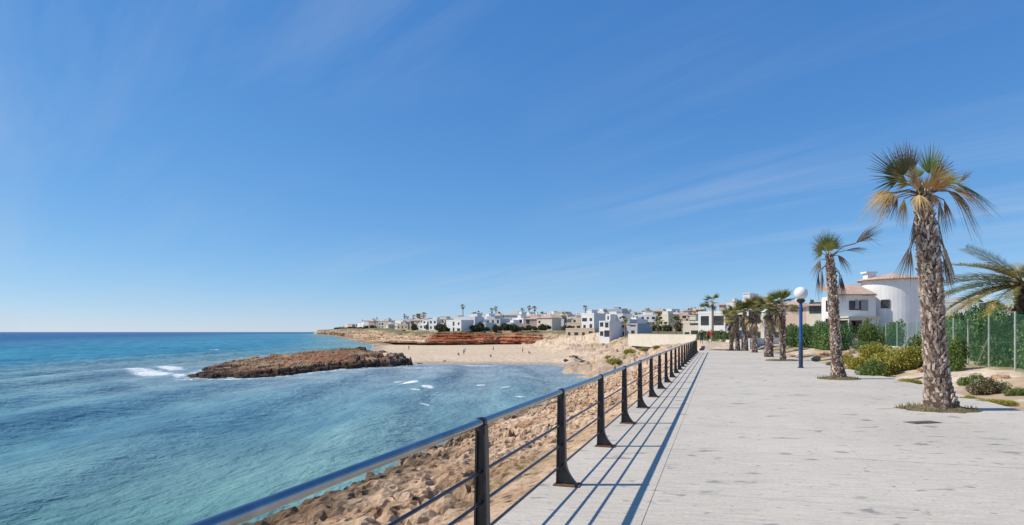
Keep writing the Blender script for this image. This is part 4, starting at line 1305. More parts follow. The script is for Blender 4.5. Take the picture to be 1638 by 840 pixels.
for u, v, w, h, kd, lab in BED:
    p = bedpt(u, v); d = p.y
    me = rnd.choice({'o': B_OLV, 'l': B_LIG, 'g': B_GRY}[kd])
    w_m = w / F * d; h_m = h / F * d
    shrub(p - Vector((0, 0, 0.02)), w_m, w_m * 0.9, h_m, me, lab, group='shrubs in the planting bed')

# hedge shrubs behind the fence
ords = ['first', 'second', 'third', 'fourth', 'fifth', 'sixth', 'seventh', 'eighth', 'ninth', 'tenth', 'eleventh', 'twelfth', 'thirteenth', 'fourteenth', 'fifteenth', 'sixteenth', 'seventeenth', 'eighteenth', 'nineteenth', 'twentieth', 'twenty-first', 'twenty-second', 'twenty-third', 'twenty-fourth', 'twenty-fifth', 'twenty-sixth', 'twenty-seventh', 'twenty-eighth', 'twenty-ninth', 'thirtieth']
hy = [18.6, 20.6, 22.8, 25.0, 27.2, 29.6, 32.4, 35.4]
for i, y in enumerate(hy):
    x = fence_x(y) + rnd.uniform(1.2, 1.6)
    z = float(bed_z(x, y))
    shrub((x, y, z - 0.05), rnd.uniform(1.15, 1.35), rnd.uniform(1.15, 1.4), [2.25, 1.7, 2.1, 1.75, 2.2, 1.9, 2.3, 1.8][i], B_HED[i % 3],
          'dense green hedge shrub behind the fence, %s from the right' % ords[i], group='hedge shrubs behind the fence')
hy2 = [(1340, 512, 44, 50), (1318, 512, 48, 46), (1298, 514, 52, 44), (1278, 516, 56, 40), (1262, 517, 60, 38)]
for i, (u, vt, d, wpx) in enumerate(hy2):
    x = (u - U0) / F * d; z = float(bed_z(x, d)); top = CAM_H - (vt - V0) / F * d
    shrub((x, d, z - .05), 1.35, 1.3, (top - z) / 1.15, B_HED[i % 3], 'dark hedge shrub behind the second palm and lamp, %s from the right' % ords[i], group='hedge shrubs behind the second palm')
for i, (u, vt, vb, wpx, d, kd, lab) in enumerate([(1392, 513, 545, 34, 44.5, B_LIG, 'clipped green shrub against the left part of the tower house'),
                                     (1428, 511, 548, 40, 45.5, B_HED, 'dark clipped shrub in front of the round tower'),
                                     (1388, 545, 562, 44, 42.0, B_HED, 'low dark shrub at the fence foot below the tower house')]):
    x = (u - U0) / F * d; z = max(float(bed_z(x, d)), CAM_H - (vb - V0) / F * d - 0.35); top = CAM_H - (vt - V0) / F * d
    shrub((x, d, float(bed_z(x, d))), wpx / 2 / F * d * 1.1, 0.9, (top - float(bed_z(x, d))) / 1.1, kd[0], lab, group='shrubs in the garden of the tower house')

# garden rocks
def rock_mesh(seed, jag=0.28):
    r = random.Random(seed); m = MB()
    n, k = 9, 6; vs = []; fs = []
    for i in range(k):
        ph = math.pi * (i + 0.5) / k
        for j in range(n):
            a = 2 * math.pi * j / n
            q = 1 + r.uniform(-jag, jag)
            vs.append((q * math.sin(ph) * math.cos(a), q * math.sin(ph) * math.sin(a), 0.35 + 0.75 * q * math.cos(ph)))
    for i in range(k - 1):
        for j in range(n):
            fs.append((i * n + j, (i + 1) * n + j, (i + 1) * n + (j + 1) % n, i * n + (j + 1) % n))
    fs.append(tuple(range(n))); fs.append(tuple((k - 1) * n + j for j in range(n))[::-1])
    m._add(vs, fs)
    return m.mesh('rock', M['stone'])
RK = [rock_mesh(i) for i in range(4)]
for i, (u, v, w, h, lab) in enumerate([(1306, 577, 9, 9, 'leftmost orange-brown rock beside the lamp post foot'), (1318, 574, 9, 10, 'orange-brown rock between the lamp post and the second palm'),
                         (1326, 566, 10, 7, 'pinkish flat rock behind the second palm on its left'), (1312, 565, 8, 6, 'small rear rock behind the lamp post'), (1264, 571, 8, 6, 'brown rock right behind the third palm foot'),
                         (1478, 604, 14, 9, 'tan rock at the left foot of the largest palm'), (1600, 616, 16, 8, 'pale flat rock on the sandy bank beside the grey shrub'), (1626, 632, 13, 8, 'pale rock on the bank at the right edge'), (1358, 566, 10, 7, 'tan rock behind the second palm on its right')]):
    p = bedpt(u, v); d = p.y
    o = link_mesh('rock', RK[i % 4], None, p - Vector((0, 0, 0.02)), (0, 0, rnd.uniform(0, 6)))
    o.scale = (w / F * d, w / F * d * 0.8, h / F * d * 0.8); tag(o, lab, 'rock', 'rocks in the planting bed')

# ------------------------------------------------------------------ fence
def build_fence():
    pts = []
    # bays of about 2.5 m along the line
    line = [Vector((x, y, 0)) for x, y in FENCE]
    acc = [0]
    for a, b in zip(line[:-1], line[1:]): acc.append(acc[-1] + (b - a).length)
    def pos(s):
        for i in range(len(line) - 1):
            if s <= acc[i + 1] or i == len(line) - 2:
                return line[i].lerp(line[i + 1], (s - acc[i]) / (acc[i + 1] - acc[i]))
    s0 = acc[1] - 2 * 2.9
    st = [s for s in np.arange(s0, acc[-1], 2.9) if s >= 0]
    root = empty('chain_link_fence', pos(st[0]), 0, 'green chain-link fence on thin posts between planting bed and houses', 'fence')
    O = Vector(root.location)
    H = 1.82
    gp = []
    for s in st:
        p = pos(s); z = float(bed_z(p.x, p.y)); gp.append(Vector((p.x, p.y, z)))
        m = MB(); m.tube([(0, 0, -0.1), (0, 0, H + 0.06)], 0.032, 8); m.tube([(0, 0, H + .06), (0, 0, H + 0.09)], [0.036, 0.01], 8)
        m.build('post', M['palepost'], root, loc=gp[-1] - O)
    for a, b in zip(gp[:-1], gp[1:]):
        if a.y > 70: break
        m = MB(); far = a.y > 36
        D = b - a; ln = Vector((D.x, D.y, 0)).length
        step = 0.10 if not far else 0.18; r = 0.0015 if not far else 0.003
        def P(q, h): return a.lerp(b, q / ln) + Vector((0, 0, h)) - O
        k = -H
        while k < ln:
            for sg in (1, -1):
                q0, h0 = k, 0.04; q1, h1 = k + (H - 0.06), H
                if q0 < 0: h0 += -q0; q0 = 0
                if q1 > ln: h1 -= q1 - ln; q1 = ln
                if q1 - q0 > 0.02:
                    if sg > 0: m.tube([P(q0, h0), P(q1, h1)], r, 3, False)
                    else: m.tube([P(ln - q0, h0), P(ln - q1, h1)], r, 3, False)
            k += step
        for h in (0.06, H * 0.5, H - 0.01): m.tube([P(0, h), P(ln, h)], 0.004, 4, False)
        o = m.build('wire_mesh', M['wire'], root); o['kind'] = 'stuff'
    # leaning brace at the post near the right edge
    m = MB(); m.tube([gp[3] - O + Vector((0, 0, 1.1)), gp[3].lerp(gp[4], 0.55) - O + Vector((0, 0, 0.05))], 0.02, 6); m.build('brace', M['palepost'], root)
build_fence()

def wall_strip(name, pts, z0, z1, th, mat, label, cap=True):
    """free-standing wall along points, coping as a part"""
    root = empty(name, (pts[0][0], pts[0][1], z0), 0, label, 'wall')
    O = Vector(root.location)
    P = [Vector((x, y, 0)) for x, y in pts]; n = []
    for i, p in enumerate(P):
        t = (P[min(i + 1, len(P) - 1)] - P[max(i - 1, 0)]).normalized(); n.append(Vector((-t.y, t.x, 0)))
    def out(w): return [tuple((p + q * w - O)[:2]) for p, q in zip(P, n)] + [tuple((p - q * w - O)[:2]) for p, q in list(zip(P, n))[::-1]]
    def ccw(o): 
        a = sum(o[i][0] * o[(i + 1) % len(o)][1] - o[(i + 1) % len(o)][0] * o[i][1] for i in range(len(o)))
        return o if a > 0 else o[::-1]
    m = MB(); m.prism(ccw(out(th / 2)), 0, z1 - z0); m.build('wall_body', M[mat], root)
    if cap:
        m = MB(); m.prism(ccw(out(th / 2 + 0.04)), z1 - z0 + 0.002, z1 - z0 + 0.07); m.build('coping', M[mat], root)
    return root
wall_strip('garden_wall', [(fence_x(y) - 0.18, y) for y in (40, 45, 51, 57, 62, 70, 80)], 0.0, 0.62, 0.22, 'cream', 'low cream wall along the foot of the green fence')
wall_strip('boundary_wall', [(22.9, 60.5), (24.4, 62.5), (26.2, 64.5), (28.5, 66)], -0.3, 0.95, 0.25, 'white', 'white wall behind the small palms at the end of the promenade')

# ------------------------------------------------------------------ houses
def window(parent, x, y, z, w, h, face, mat='glass', frame=True):
    """window set in a wall; face = outward normal in the house frame: '-y', '+x', '-x'"""
    rz = {'-y': 0, '+x': math.pi / 2, '-x': -math.pi / 2}[face]
    key = (round(w, 2), round(h, 2))
    if key not in WIN:
        m = MB()
        t = 0.07
        m.box(-w / 2, w / 2, -0.05, 0.02, -h / 2, -h / 2 + t); m.box(-w / 2, w / 2, -0.05, 0.02, h / 2 - t, h / 2)
        m.box(-w / 2, -w / 2 + t, -0.05, 0.02, -h / 2 + t, h / 2 - t); m.box(w / 2 - t, w / 2, -0.05, 0.02, -h / 2 + t, h / 2 - t)
        m.box(-0.025, 0.025, -0.045, 0.02, -h / 2 + t, h / 2 - t)
        g = MB(); g.box(-w / 2 + .01, w / 2 - .01, -0.02, 0.03, -h / 2 + .01, h / 2 - .01)
        WIN[key] = (m.mesh('window', M['frame']), g.mesh('pane', M['glass']))
    a, b = WIN[key]
    o = link_mesh('window', a, parent, (x, y, z), (0, 0, rz))
    link_mesh('pane', b, o)
    return o
WIN = {}

def hip_roof(m, x0, x1, y0, y1, z, h, ov=0.35):
    x0 -= ov; x1 += ov; y0 -= ov; y1 += ov
    w, d = x1 - x0, y1 - y0
    k = min(w, d) / 2
    if w >= d: a, b = (x0 + k, (y0 + y1) / 2, z + h), (x1 - k, (y0 + y1) / 2, z + h)
    else: a, b = ((x0 + x1) / 2, y0 + k, z + h), ((x0 + x1) / 2, y1 - k, z + h)
    t = 0.14
    vs = [(x0, y0, z), (x1, y0, z), (x1, y1, z), (x0, y1, z), (x0, y0, z + t), (x1, y0, z + t), (x1, y1, z + t), (x0, y1, z + t), a, b]
    fs = [(3, 2, 1, 0), (0, 1, 5, 4), (1, 2, 6, 5), (2, 3, 7, 6), (3, 0, 4, 7)]
    if w >= d: fs += [(4, 5, 9, 8), (5, 6, 9), (6, 7, 8, 9), (7, 4, 8)]
    else: fs += [(4, 5, 8), (5, 6, 9, 8), (6, 7, 9), (7, 4, 8, 9)]
    m._add(vs, fs)

def house(loc, rz, w, dp, h, wall, roof, label, seed, group=None, tower=True, cat='house', wins=True, sink=1.2):
    r = random.Random(seed)
    root = empty('house', loc, rz, label, cat, group)
    m = MB()
    m.box(-w / 2, w / 2, 0, dp, -sink, h)
    m.build('wall', M[wall], root)
    if roof == 'flat':
        m = MB(); t = 0.2; ph = 0.55
        z = h + 0.002
        m.box(-w / 2 - .04, w / 2 + .04, -.04, t, z, z + ph); m.box(-w / 2 - .04, w / 2 + .04, dp - t, dp + .04, z, z + ph)
        m.box(-w / 2 - .04, -w / 2 + t, t, dp - t, z, z + ph); m.box(w / 2 - t, w / 2 + .04, t, dp - t, z, z + ph)
        m.build('parapet', M[wall], root)
        m = MB(); m.box(-w / 2 + t, w / 2 - t, t, dp - t, z, z + 0.1); m.build('roof', M['roofgrey'], root)
    else:
        m = MB(); hip_roof(m, -w / 2, w / 2, 0, dp, h + 0.002, min(w, dp) * 0.2); rf = m.build('roof', M['tiles'], root)
        m = MB(); cx = r.uniform(-w * .25, w * .25); m.box(cx - .35, cx + .35, dp * .5, dp * .5 + .6, h, h + min(w, dp) * .2 + 0.7); m.box(cx - .45, cx + .45, dp * .5 - .1, dp * .5 + .7, h + min(w, dp) * .2 + 0.702, h + min(w, dp) * .2 + 0.82)
        m.build('chimney', M['white'], rf)
    if tower and roof == 'flat' and r.random() < 0.75:
        m = MB(); tw = w * r.uniform(.28, .42); x0 = r.uniform(-w / 2 + .3, w / 2 - tw - .3); th_ = r.uniform(1.6, 2.4)
        m.box(x0, x0 + tw, dp * .35, dp * .85, h + 0.104, h + th_); m.box(x0 - .1, x0 + tw + .1, dp * .35 - .1, dp * .85 + .1, h + th_ + .002, h + th_ + .15)
        m.build('stair_tower', M[wall], root)
    elif r.random() < 0.35:
        m = MB(); bw = w * r.uniform(.3, .5); x0 = r.uniform(-w / 2, w / 2 - bw)
        m.box(x0, x0 + bw, -1.3, -0.002, 2.6, 2.75); m.box(x0, x0 + bw, -1.3, -1.2, 2.752, 3.6); m.build('balcony', M[wall], root)
    if wins:
        st = 1 if h < 4.2 else 2
        nx = max(2, int(w / 3.0))
        for f in range(st):
            zc = 1.45 + f * 2.9 if st > 1 else h * 0.5
            for i in range(nx):
                if r.random() < 0.14: continue
                ww = r.choice([1.2, 1.2, 1.8, 2.4 if nx < 4 else 1.2]); hh = r.choice([1.2, 1.4, 2.0])
                window(root, -w / 2 + (i + .5) * w / nx, 0, zc, ww, hh, '-y')
            for q_ in ((.28, .72) if dp > 7 else (.5,)):
                if r.random() < .8: window(root, -w / 2, dp * q_, zc, 1.2, r.choice([1.2, 1.2, 2.0]), '-x')
    return root

# white house with the round tower
def tower_house():
    d = 50.0; k = d / F
    o = pd(1383, 565, d); z0 = 0.2
    root = empty('tower_house', (o.x, o.y, z0), 0, 'white villa with round tower, low tiled cone roof and chimney behind the fence', 'house')
    def X(u): return (u - 1383) * k
    def Z(v): return CAM_H - (v - V0) * k - z0
    cx, rr = X(1427) + 1.15, 43.5 * k * 1.035
    zt = Z(450) + 0.15
    m = MB(); m.lathe([(rr, -0.6), (rr, zt)], 48, cx, 1.9); m.build('round_tower', M['white'], root, smooth=False)
    m = MB(); m.lathe([(rr + .28, zt + .002), (rr + .34, zt + .06), (rr + .30, zt + .15), (0.35, zt + .62), (0.02, zt + .70)], 48, cx, 1.9)
    rf = m.build('tower_roof', M['tiles'], root)
    c0 = X(1391) + 1.1
    m = MB(); m.box(c0 - .35, c0 + .35, 1.6, 2.3, zt + .05, (Z(438) + 0.2)); m.box(c0 - .5, c0 + .45, 1.5, 2.4, (Z(438) + 0.2) + .002, (Z(435.5) + 0.2)); m.build('chimney', M['white'], rf)
    # left wing
    xl, xr = X(1340), X(1404)
    m = MB(); m.box(xl, xr, 0.25, 2.6, -0.6, Z(473)); m.build('wing_wall', M['white'], root)
    m = MB(); zz = Z(473) + .002
    m._add([(xl - .3, -.05, zz), (xr - .1, -.05, zz), (xr - .1, 2.9, zz + 1.0), (xl - .3, 2.9, zz + .8), (xl - .3, -.05, zz + .13), (xr - .1, -.05, zz + .13), (xr - .1, 2.9, zz + 1.15), (xl - .3, 2.9, zz + .95)],
           [(3, 2, 1, 0), (4, 5, 6, 7), (0, 1, 5, 4), (1, 2, 6, 5), (2, 3, 7, 6), (3, 0, 4, 7)])
    m.build('wing_roof', M['tiles'], root)
    window(root, X(1367), .25, Z(488.5), 0.6, 0.75, '-y')
    window(root, X(1378), .25, Z(488.5), 0.6, 0.75, '-y')
    for u, w in ((1373, .3), (1385, .55)):
        m = MB(); m.box(X(u) - w / 2, X(u) + w / 2, .16, .25, Z(497 if u > 1380 else 494), Z(480)); m.build('shutter', M['shutter'], root)
    window(root, xl, 1.4, Z(488), 0.8, 0.9, '-x'); window(root, xl, 1.4, Z(525), 0.9, 1.6, '-x')
    # window on the drum
    a = math.radians(-133)
    wx, wy = cx + rr * math.cos(a), 1.9 + rr * math.sin(a)
    ow = window(root, wx, wy, Z(486), 0.62, 0.7, '-y'); ow.rotation_euler = (0, 0, a + math.pi / 2)
    # terrace roof on slim posts
    m = MB(); m.box(X(1340), X(1388), -1.7, .24, Z(512.5), Z(509)); m.box(X(1340) - .1, X(1388) + .05, -1.8, .24, Z(509) + .002, Z(507)); ter = m.build('terrace_roof', M['cream'], root)
    for u in (1342, 1364, 1386):
        m = MB(); m.tube([(X(u), -1.5, -.4), (X(u), -1.5, Z(512.5))], .08, 8); m.build('terrace_post', M['white'], ter)
    window(root, X(1356), .25, Z(522), 1.6, 0.9, '-y')
    window(root, X(1376), .25, Z(526), 1.0, 1.4, '-y')
    # right wing, set back
    m = MB(); m.box(X(1496), X(1530), 3.6, 8, -0.6, Z(474)); m.build('rear_wall', M['white'], root)
    m = MB(); hip_roof(m, X(1496), X(1530), 3.6, 8, Z(474) + .002, .7, .35); m.build('rear_roof', M['tiles'], root)
    window(root, X(1512), 3.6, Z(540), 0.9, 1.9, '-y')
tower_house()

def house_px(u0, u1, vt, vb, d, dp, wall, roof, label, seed, zbase=None, **kw):
    k = d / F
    z = CAM_H - (vb - V0) * k
    w = (u1 - u0) * k; h = (vb - vt) * k
    return house(((((u0 + u1) / 2) - U0) * k, d, z), kw.pop('rz', -0.7), w, dp, h, wall, roof, label, seed, **kw)
house_px(1506, 1543, 484, 545, 66, 6, 'greyp', 'flat', 'pale grey-blue house seen over the hedge right of the largest palm', 31, tower=False, sink=2)
house_px(1566, 1612, 494, 545, 88, 8, 'white', 'tile', 'small white house far behind the hedge between largest palm and date palm', 32, sink=2)
house_px(1292, 1344, 489, 556, 68, 8, 'cream', 'tile', 'cream house with tiled roof behind the second palm', 63, sink=2)
house_px(1346, 1384, 474, 556, 72, 8, 'cream', 'tile', 'cream tiled house just left of the tower villa', 34, sink=2)
house_px(1232, 1290, 492, 556, 86, 8, 'pinkp', 'tile', 'pink house behind the blue lamp post and third palm', 35, sink=2)
house_px(1198, 1234, 487, 552, 96, 8, 'cream', 'tile', 'cream house behind the thick fourth palm', 36, sink=2)
house_px(1162, 1200, 489, 550, 112, 9, 'white', 'flat', 'white flat-roofed house behind the far end of the palm row', 37, sink=2)
house_px(1116, 1160, 502, 545, 135, 9, 'white', 'flat', 'tall white house with dark windows above the hedge at the promenade end', 38, tower=False, sink=3)
house_px(1150, 1186, 488, 540, 160, 9, 'pinkp', 'tile', 'pinkish house behind the tall white house', 39, sink=3)
house_px(1092, 1118, 517, 545, 150, 8, 'cream', 'flat', 'low cream house left of the tall white house', 40, sink=3)
# the pale house group over the right end of the beach
house_px(957, 976, 516, 541, 196, 8, 'white', 'flat', 'bright white narrow house at the right end of the beach', 41, tower=False, sink=3)
house_px(975, 1022, 520, 541, 200, 10, 'greyp', 'flat', 'long grey-white villa beside the bright white house at the beach', 42, sink=3)
house_px(928, 952, 503, 528, 262, 9, 'white', 'flat', 'white house with terrace wall above the beach, left of the grey-white villa', 43, sink=4)
house_px(900, 955, 527, 541, 246, 8, 'tan', 'flat', 'low tan beach building under the white terrace house', 44, tower=False, sink=3)

# the town on the headland: rows of houses at growing distance
ROWS = [('front cliff-top row', 322, 590, 945, 17, 8, 5.4), ('second cliff-top row', 372, 600, 1110, 22, 9, 5.6), ('third row of the town', 430, 640, 1115, 20, 9, 6.0), ('hilltop skyline row', 510, 620, 1118, 22, 10, 6.2)]
walls = ['white', 'white', 'white', 'cream', 'tan', 'pinkp', 'white', 'white', 'cream', 'greyp']
wname = {'white': 'white', 'cream': 'cream', 'tan': 'tan', 'pinkp': 'pink', 'greyp': 'grey'}
hs_ = 500
for rn, d0, ua, ub, n, dp, hh in ROWS:
    us = []
    for i in range(n):
        us.append(ua + (ub - ua) * (i + 0.5) / n + rnd.uniform(-5, 5))
    k = 0
    for u in us:
        d = d0 + rnd.uniform(-14, 14)
        if u < 700: d *= 1.0 + (700 - u) / 100 * 0.75
        x = (u - U0) / F * d
        sp = float(sdpoly(np.array([x]), np.array([d]), PLAT)[0])
        if sp < 5: d = d + (8 - sp); x = (u - U0) / F * d
        z = ground_z(x, d)
        w = rnd.uniform(8, 15); h = hh * rnd.choice([0.62, 1.0, 1.0, 1.12]) * rnd.uniform(.9, 1.1)
        wl_ = rnd.choice(walls); rf_ = rnd.choice(['flat', 'flat', 'tile'])
        lab = '%s %s house, %s from the left in the %s' % (wname[wl_], 'flat-roofed' if rf_ == 'flat' else 'tiled-roof', ords[k], rn)
        house((x, d, z), rnd.uniform(-1.0, -.3), w, dp, h, wl_, rf_, lab, hs_, group='houses on the headland'); hs_ += 1; k += 1
# houses running out to the point
k = 0
for i in range(22):
    q = i / 21
    d = 500 + 1350 * q ** 1.25
    x = np.interp(d, [402, 604, 1268, 2062], [-74, -136, -346, -628]) + 16 + 25 * rnd.random()
    z = ground_z(x, d)
    wl_ = rnd.choice(['white', 'greyp', 'tan', 'cream'])
    house((x, d, z), rnd.uniform(-.8, 0), rnd.uniform(12, 20), 10, rnd.uniform(4.5, 8.5), wl_, 'flat', '%s house, %s counting outward along the cliff to the point' % (wname[wl_], ords[k]), 700 + i, group='houses out to the point', wins=i < 8); k += 1

def inland(u, q):
    """distance at which a column meets the land q metres behind the cliff edge"""
    for d in np.arange(300, 2400, 6.0):
        x = (u - U0) / F * d
        if float(sdpoly(np.array([x]), np.array([d]), PLAT)[0]) > q: return float(d)
    return 600.0
for rn, q, n, u0_, u1_ in (('lower left headland row', 9, 17, 548, 706), ('upper left headland row', 48, 17, 560, 712), ('rear left headland row', 95, 13, 590, 716)):
    for k in range(n):
        u = u0_ + (u1_ - u0_) * (k + .5) / n + rnd.uniform(-3, 3)
        d = inland(u, q + rnd.uniform(0, 10)); x = (u - U0) / F * d; z = ground_z(x, d)
        sc = max(0.85, d / 480)
        wl_ = rnd.choice(['white', 'tan', 'pinkp', 'cream', 'white', 'tan']); rf_ = rnd.choice(['flat', 'tile'])
        house((x, d, z), rnd.uniform(-1.0, -.3), rnd.uniform(6, 9.5) * sc, 7, rnd.choice([3.3, 5.6, 6.4]) * min(sc, 1.5), wl_, rf_, '%s %s house, %s from the left in the %s' % (wname[wl_], 'flat-roofed' if rf_ == 'flat' else 'tiled-roof', ords[k], rn), 1200 + hs_, group='houses on the headland', wins=d < 620); hs_ += 1

# far shrubs and trees of the town
def far_tree(p, w, h, label, i):
    shrub(p, w, w, h, B_FAR[i % 3], label, 'shrub', 'dark trees and shrubs among the headland houses', stems=False, name='shrub_clump')
TR = [(598, 620), (628, 560), (652, 480), (676, 430), (702, 330), (716, 325), (730, 332), (745, 326), (760, 334), (776, 340), (792, 334), (806, 330), (824, 338), (842, 352), (706, 352), (738, 362), (872, 345), (884, 345), (896, 372), (856, 322), (868, 318), (912, 300), (690, 318), (818, 318),
      (1050, 262), (1068, 250), (1040, 300), (1085, 240), (1030, 330)]
for i_ in range(26):
    u_ = 622 + i_ * 9.3 + rnd.uniform(-4, 4)
    TR.append((u_, (311 + rnd.uniform(-3, 8)) * (1.0 if u_ > 700 else 1 + (700 - u_) / 100 * 0.62)))
for i_ in range(16):
    u_ = 556 + i_ * 9.5 + rnd.uniform(-3, 3); TR.append((u_, inland(u_, rnd.choice([4, 26, 30, 70]))))
for i_ in range(18):
    d_ = 470 + 1150 * (i_ / 17) ** 1.3; x_ = float(np.interp(d_, [402, 604, 1268, 2062], [-74, -136, -346, -628])) + rnd.uniform(9, 16)
    TR.append((U0 + x_ / d_ * F, d_))
ords = ords + ['thirty-' + w for w in ords[:9]] + ['fortieth'] + ['forty-' + w for w in ords[:9]] + ['fiftieth'] + ['fifty-' + w for w in ords[:9]] + ['sixtieth'] + ['sixty-' + w for w in ords[:9]] + ['seventieth'] + ['seventy-' + w for w in ords[:9]] + ['eightieth'] + ['eighty-' + w for w in ords[:9]] + ['ninetieth'] + ['ninety-' + w for w in ords[:9]]
for i, (u, d) in enumerate(TR):
    x = (u - U0) / F * d
    kk_ = max(1.0, d / 420); far_tree(Vector((x, d, ground_z(x, d) - .2)), kk_ * rnd.uniform(1.6, 4.2), rnd.uniform(1.5, 4.2), 'dark green shrub clump, %s from the left among the headland houses' % ords[sorted(range(len(TR)), key=lambda q: TR[q][0]).index(i)], i)

# tall palms on the skyline
SKY = [(741, 488, 470), (786, 494, 470), (794, 491, 465), (836, 494, 470), (846, 490, 470), (855, 491, 460), (868, 500, 430), (901, 502, 440), (936, 490, 430), (968, 497, 420), (1006, 496, 440), (1016, 503, 400), (1035, 494, 430), (1062, 496, 440), (1103, 494, 400), (668, 503, 520), (623, 510, 600), (600, 512, 650)]
for i_ in range(22):
    SKY.append((rnd.uniform(640, 1110), rnd.uniform(498, 512), rnd.uniform(325, 470)))
for i_ in range(9):
    u_ = rnd.uniform(560, 700); SKY.append((u_, 515 - (u_ - 560) * 0.10 + rnd.uniform(-3, 3), inland(u_, 40)))
for i, (u, vt, d) in enumerate(SKY):
    x = (u - U0) / F * d; z = ground_z(x, d); top = CAM_H - (vt - V0) / F * d
    far_palm(Vector((x, d, z)), max(4.0, top - z - 1.3), 0.3, 2.3, 'tall palm on the skyline, %s from the left above the headland houses' % ords[sorted(range(len(SKY)), key=lambda q: SKY[q][0]).index(i)], 900 + i, 'palms on the skyline', (rnd.uniform(-.5, .5), 0), (16, 8), False, detail=False)
for i, (u, vt, d, vb, lab) in enumerate([(1140, 474, 120, 540, 'tall dark palm standing in front of the tall white house'), (1128, 488, 150, 540, 'shorter dark palm left of the tall dark palm'), (1118, 497, 170, 540, 'smallest dark palm left of the tall white house'),
                                        (1052, 512, 150, 548, 'slim palm standing before the long pale wall, left one'), (1081, 508, 140, 548, 'slim palm standing before the long pale wall, right one'), (1000, 512, 190, 541, 'palm in front of the long grey-white villa'),
                                        (1575, 478, 60, 545, 'small dark palm over the hedge between largest palm and date palm'), (1612, 492, 70, 545, 'low dark palm over the hedge left of the date palm trunk')]):
    x = (u - U0) / F * d; z = CAM_H - (vb - V0) / F * d; top = CAM_H - (vt - V0) / F * d
    z = min(z, ground_z(x, d)) if d > 90 else 0.2
    cr = 1.5 if d < 100 else 1.9
    far_palm(Vector((x, d, z)), top - z - cr * .6, 0.22, cr, lab, 950 + i, 'palms beyond the promenade', (0.1, 0), (14, 8), False, detail=False)

# the long pale wall above the beach and the clipped hedge at the end of the promenade
w0, w1 = pd(1006, 540, 150), pd(1117, 540, 108)
wall_strip('sea_wall', [(w0.x, w0.y), (w0.lerp(w1, .5).x + 0.6, w0.lerp(w1, .5).y), (w1.x, w1.y)], -1.6, 1.15, 0.4, 'stonewall', 'long pale wall above the beach, left of the hedge')
h0, h1 = pd(1120, 540, 104), pd(1170, 540, 88)
wall_strip('hedge_wall', [(h0.x, h0.y), (h1.x, h1.y)], -1.6, 0.45, 0.35, 'cream', 'low cream wall under the clipped hedge at the promenade end')
for i in range(6):
    p = h0.lerp(h1, (i + .4) / 6) + Vector((0.3, 1.2, 0)); p.z = -0.4
    shrub(p, 1.15, 1.0, 2.0, B_HED[i % 3] if i % 2 else B_LIG[i % 2], 'clipped hedge shrub above the cream wall at the promenade end, %s from the left' % ords[i], group='hedge at the promenade end')

# shrubs on the rocky bank of the cove
for i, (u, v, w, h, z) in enumerate([(1005, 568, 12, 9, -2.6), (1030, 567, 9, 6, -2.4), (1050, 566, 9, 5, -2.2), (985, 588, 16, 9, -4.2), (975, 577, 10, 5, -3.6)]):
    p = at(u, v, z); p.z = ground_z(p.x, p.y) - .1; d = p.y
    shrub(p, w / F * d, w / F * d, h / F * d, B_OLV[i % 3], 'olive scrub on the rocky bank beyond the railing, %s of five' % ords[i], group='scrub on the rocky bank', stems=False)

# dark boulders at the water's edge
SR = [rock_mesh(40 + i, .3) for i in range(3)]
BL = []
for me in SR: me.materials.clear(); me.materials.append(M['shorestone'])
for i, (u, v, w, h) in enumerate([(671, 582, 5, 2.5), (711, 580.5, 3, 3), (905, 583, 6, 4), (918, 582, 8, 5), (932, 583, 7, 4), (948, 587, 7, 4), (385, 560.5, 9, 2.2), (368, 561, 6, 1.5), (405, 560.6, 6, 1.4), (625, 569, 8, 5), (612, 566, 8, 7), (640, 570, 7, 2), (602, 572, 8, 5)]):
    p = at(u, v, SEA + 0.05); d = p.y
    if d > 60 and not (p.y > 180): p.z = max(SEA - 0.1, ground_z(p.x, p.y) - 0.1)
    o = link_mesh('boulder', SR[i % 3], None, p, (0, 0, rnd.uniform(0, 6))); o.scale = (w / F * d, w / F * d * .8, h / F * d * .7)
    where = 'off the reef in open water' if 350 < u < 420 else ('where the reef meets the beach' if u < 650 else 'on the shoreline of the beach')
    BL.append((where, u, o))
for where, u, o in BL:
    tag(o, 'dark wet boulder %s, %s from the left there' % (where, ords[sorted(q[1] for q in BL if q[0] == where).index(u)]), 'boulder', 'boulders at the water')

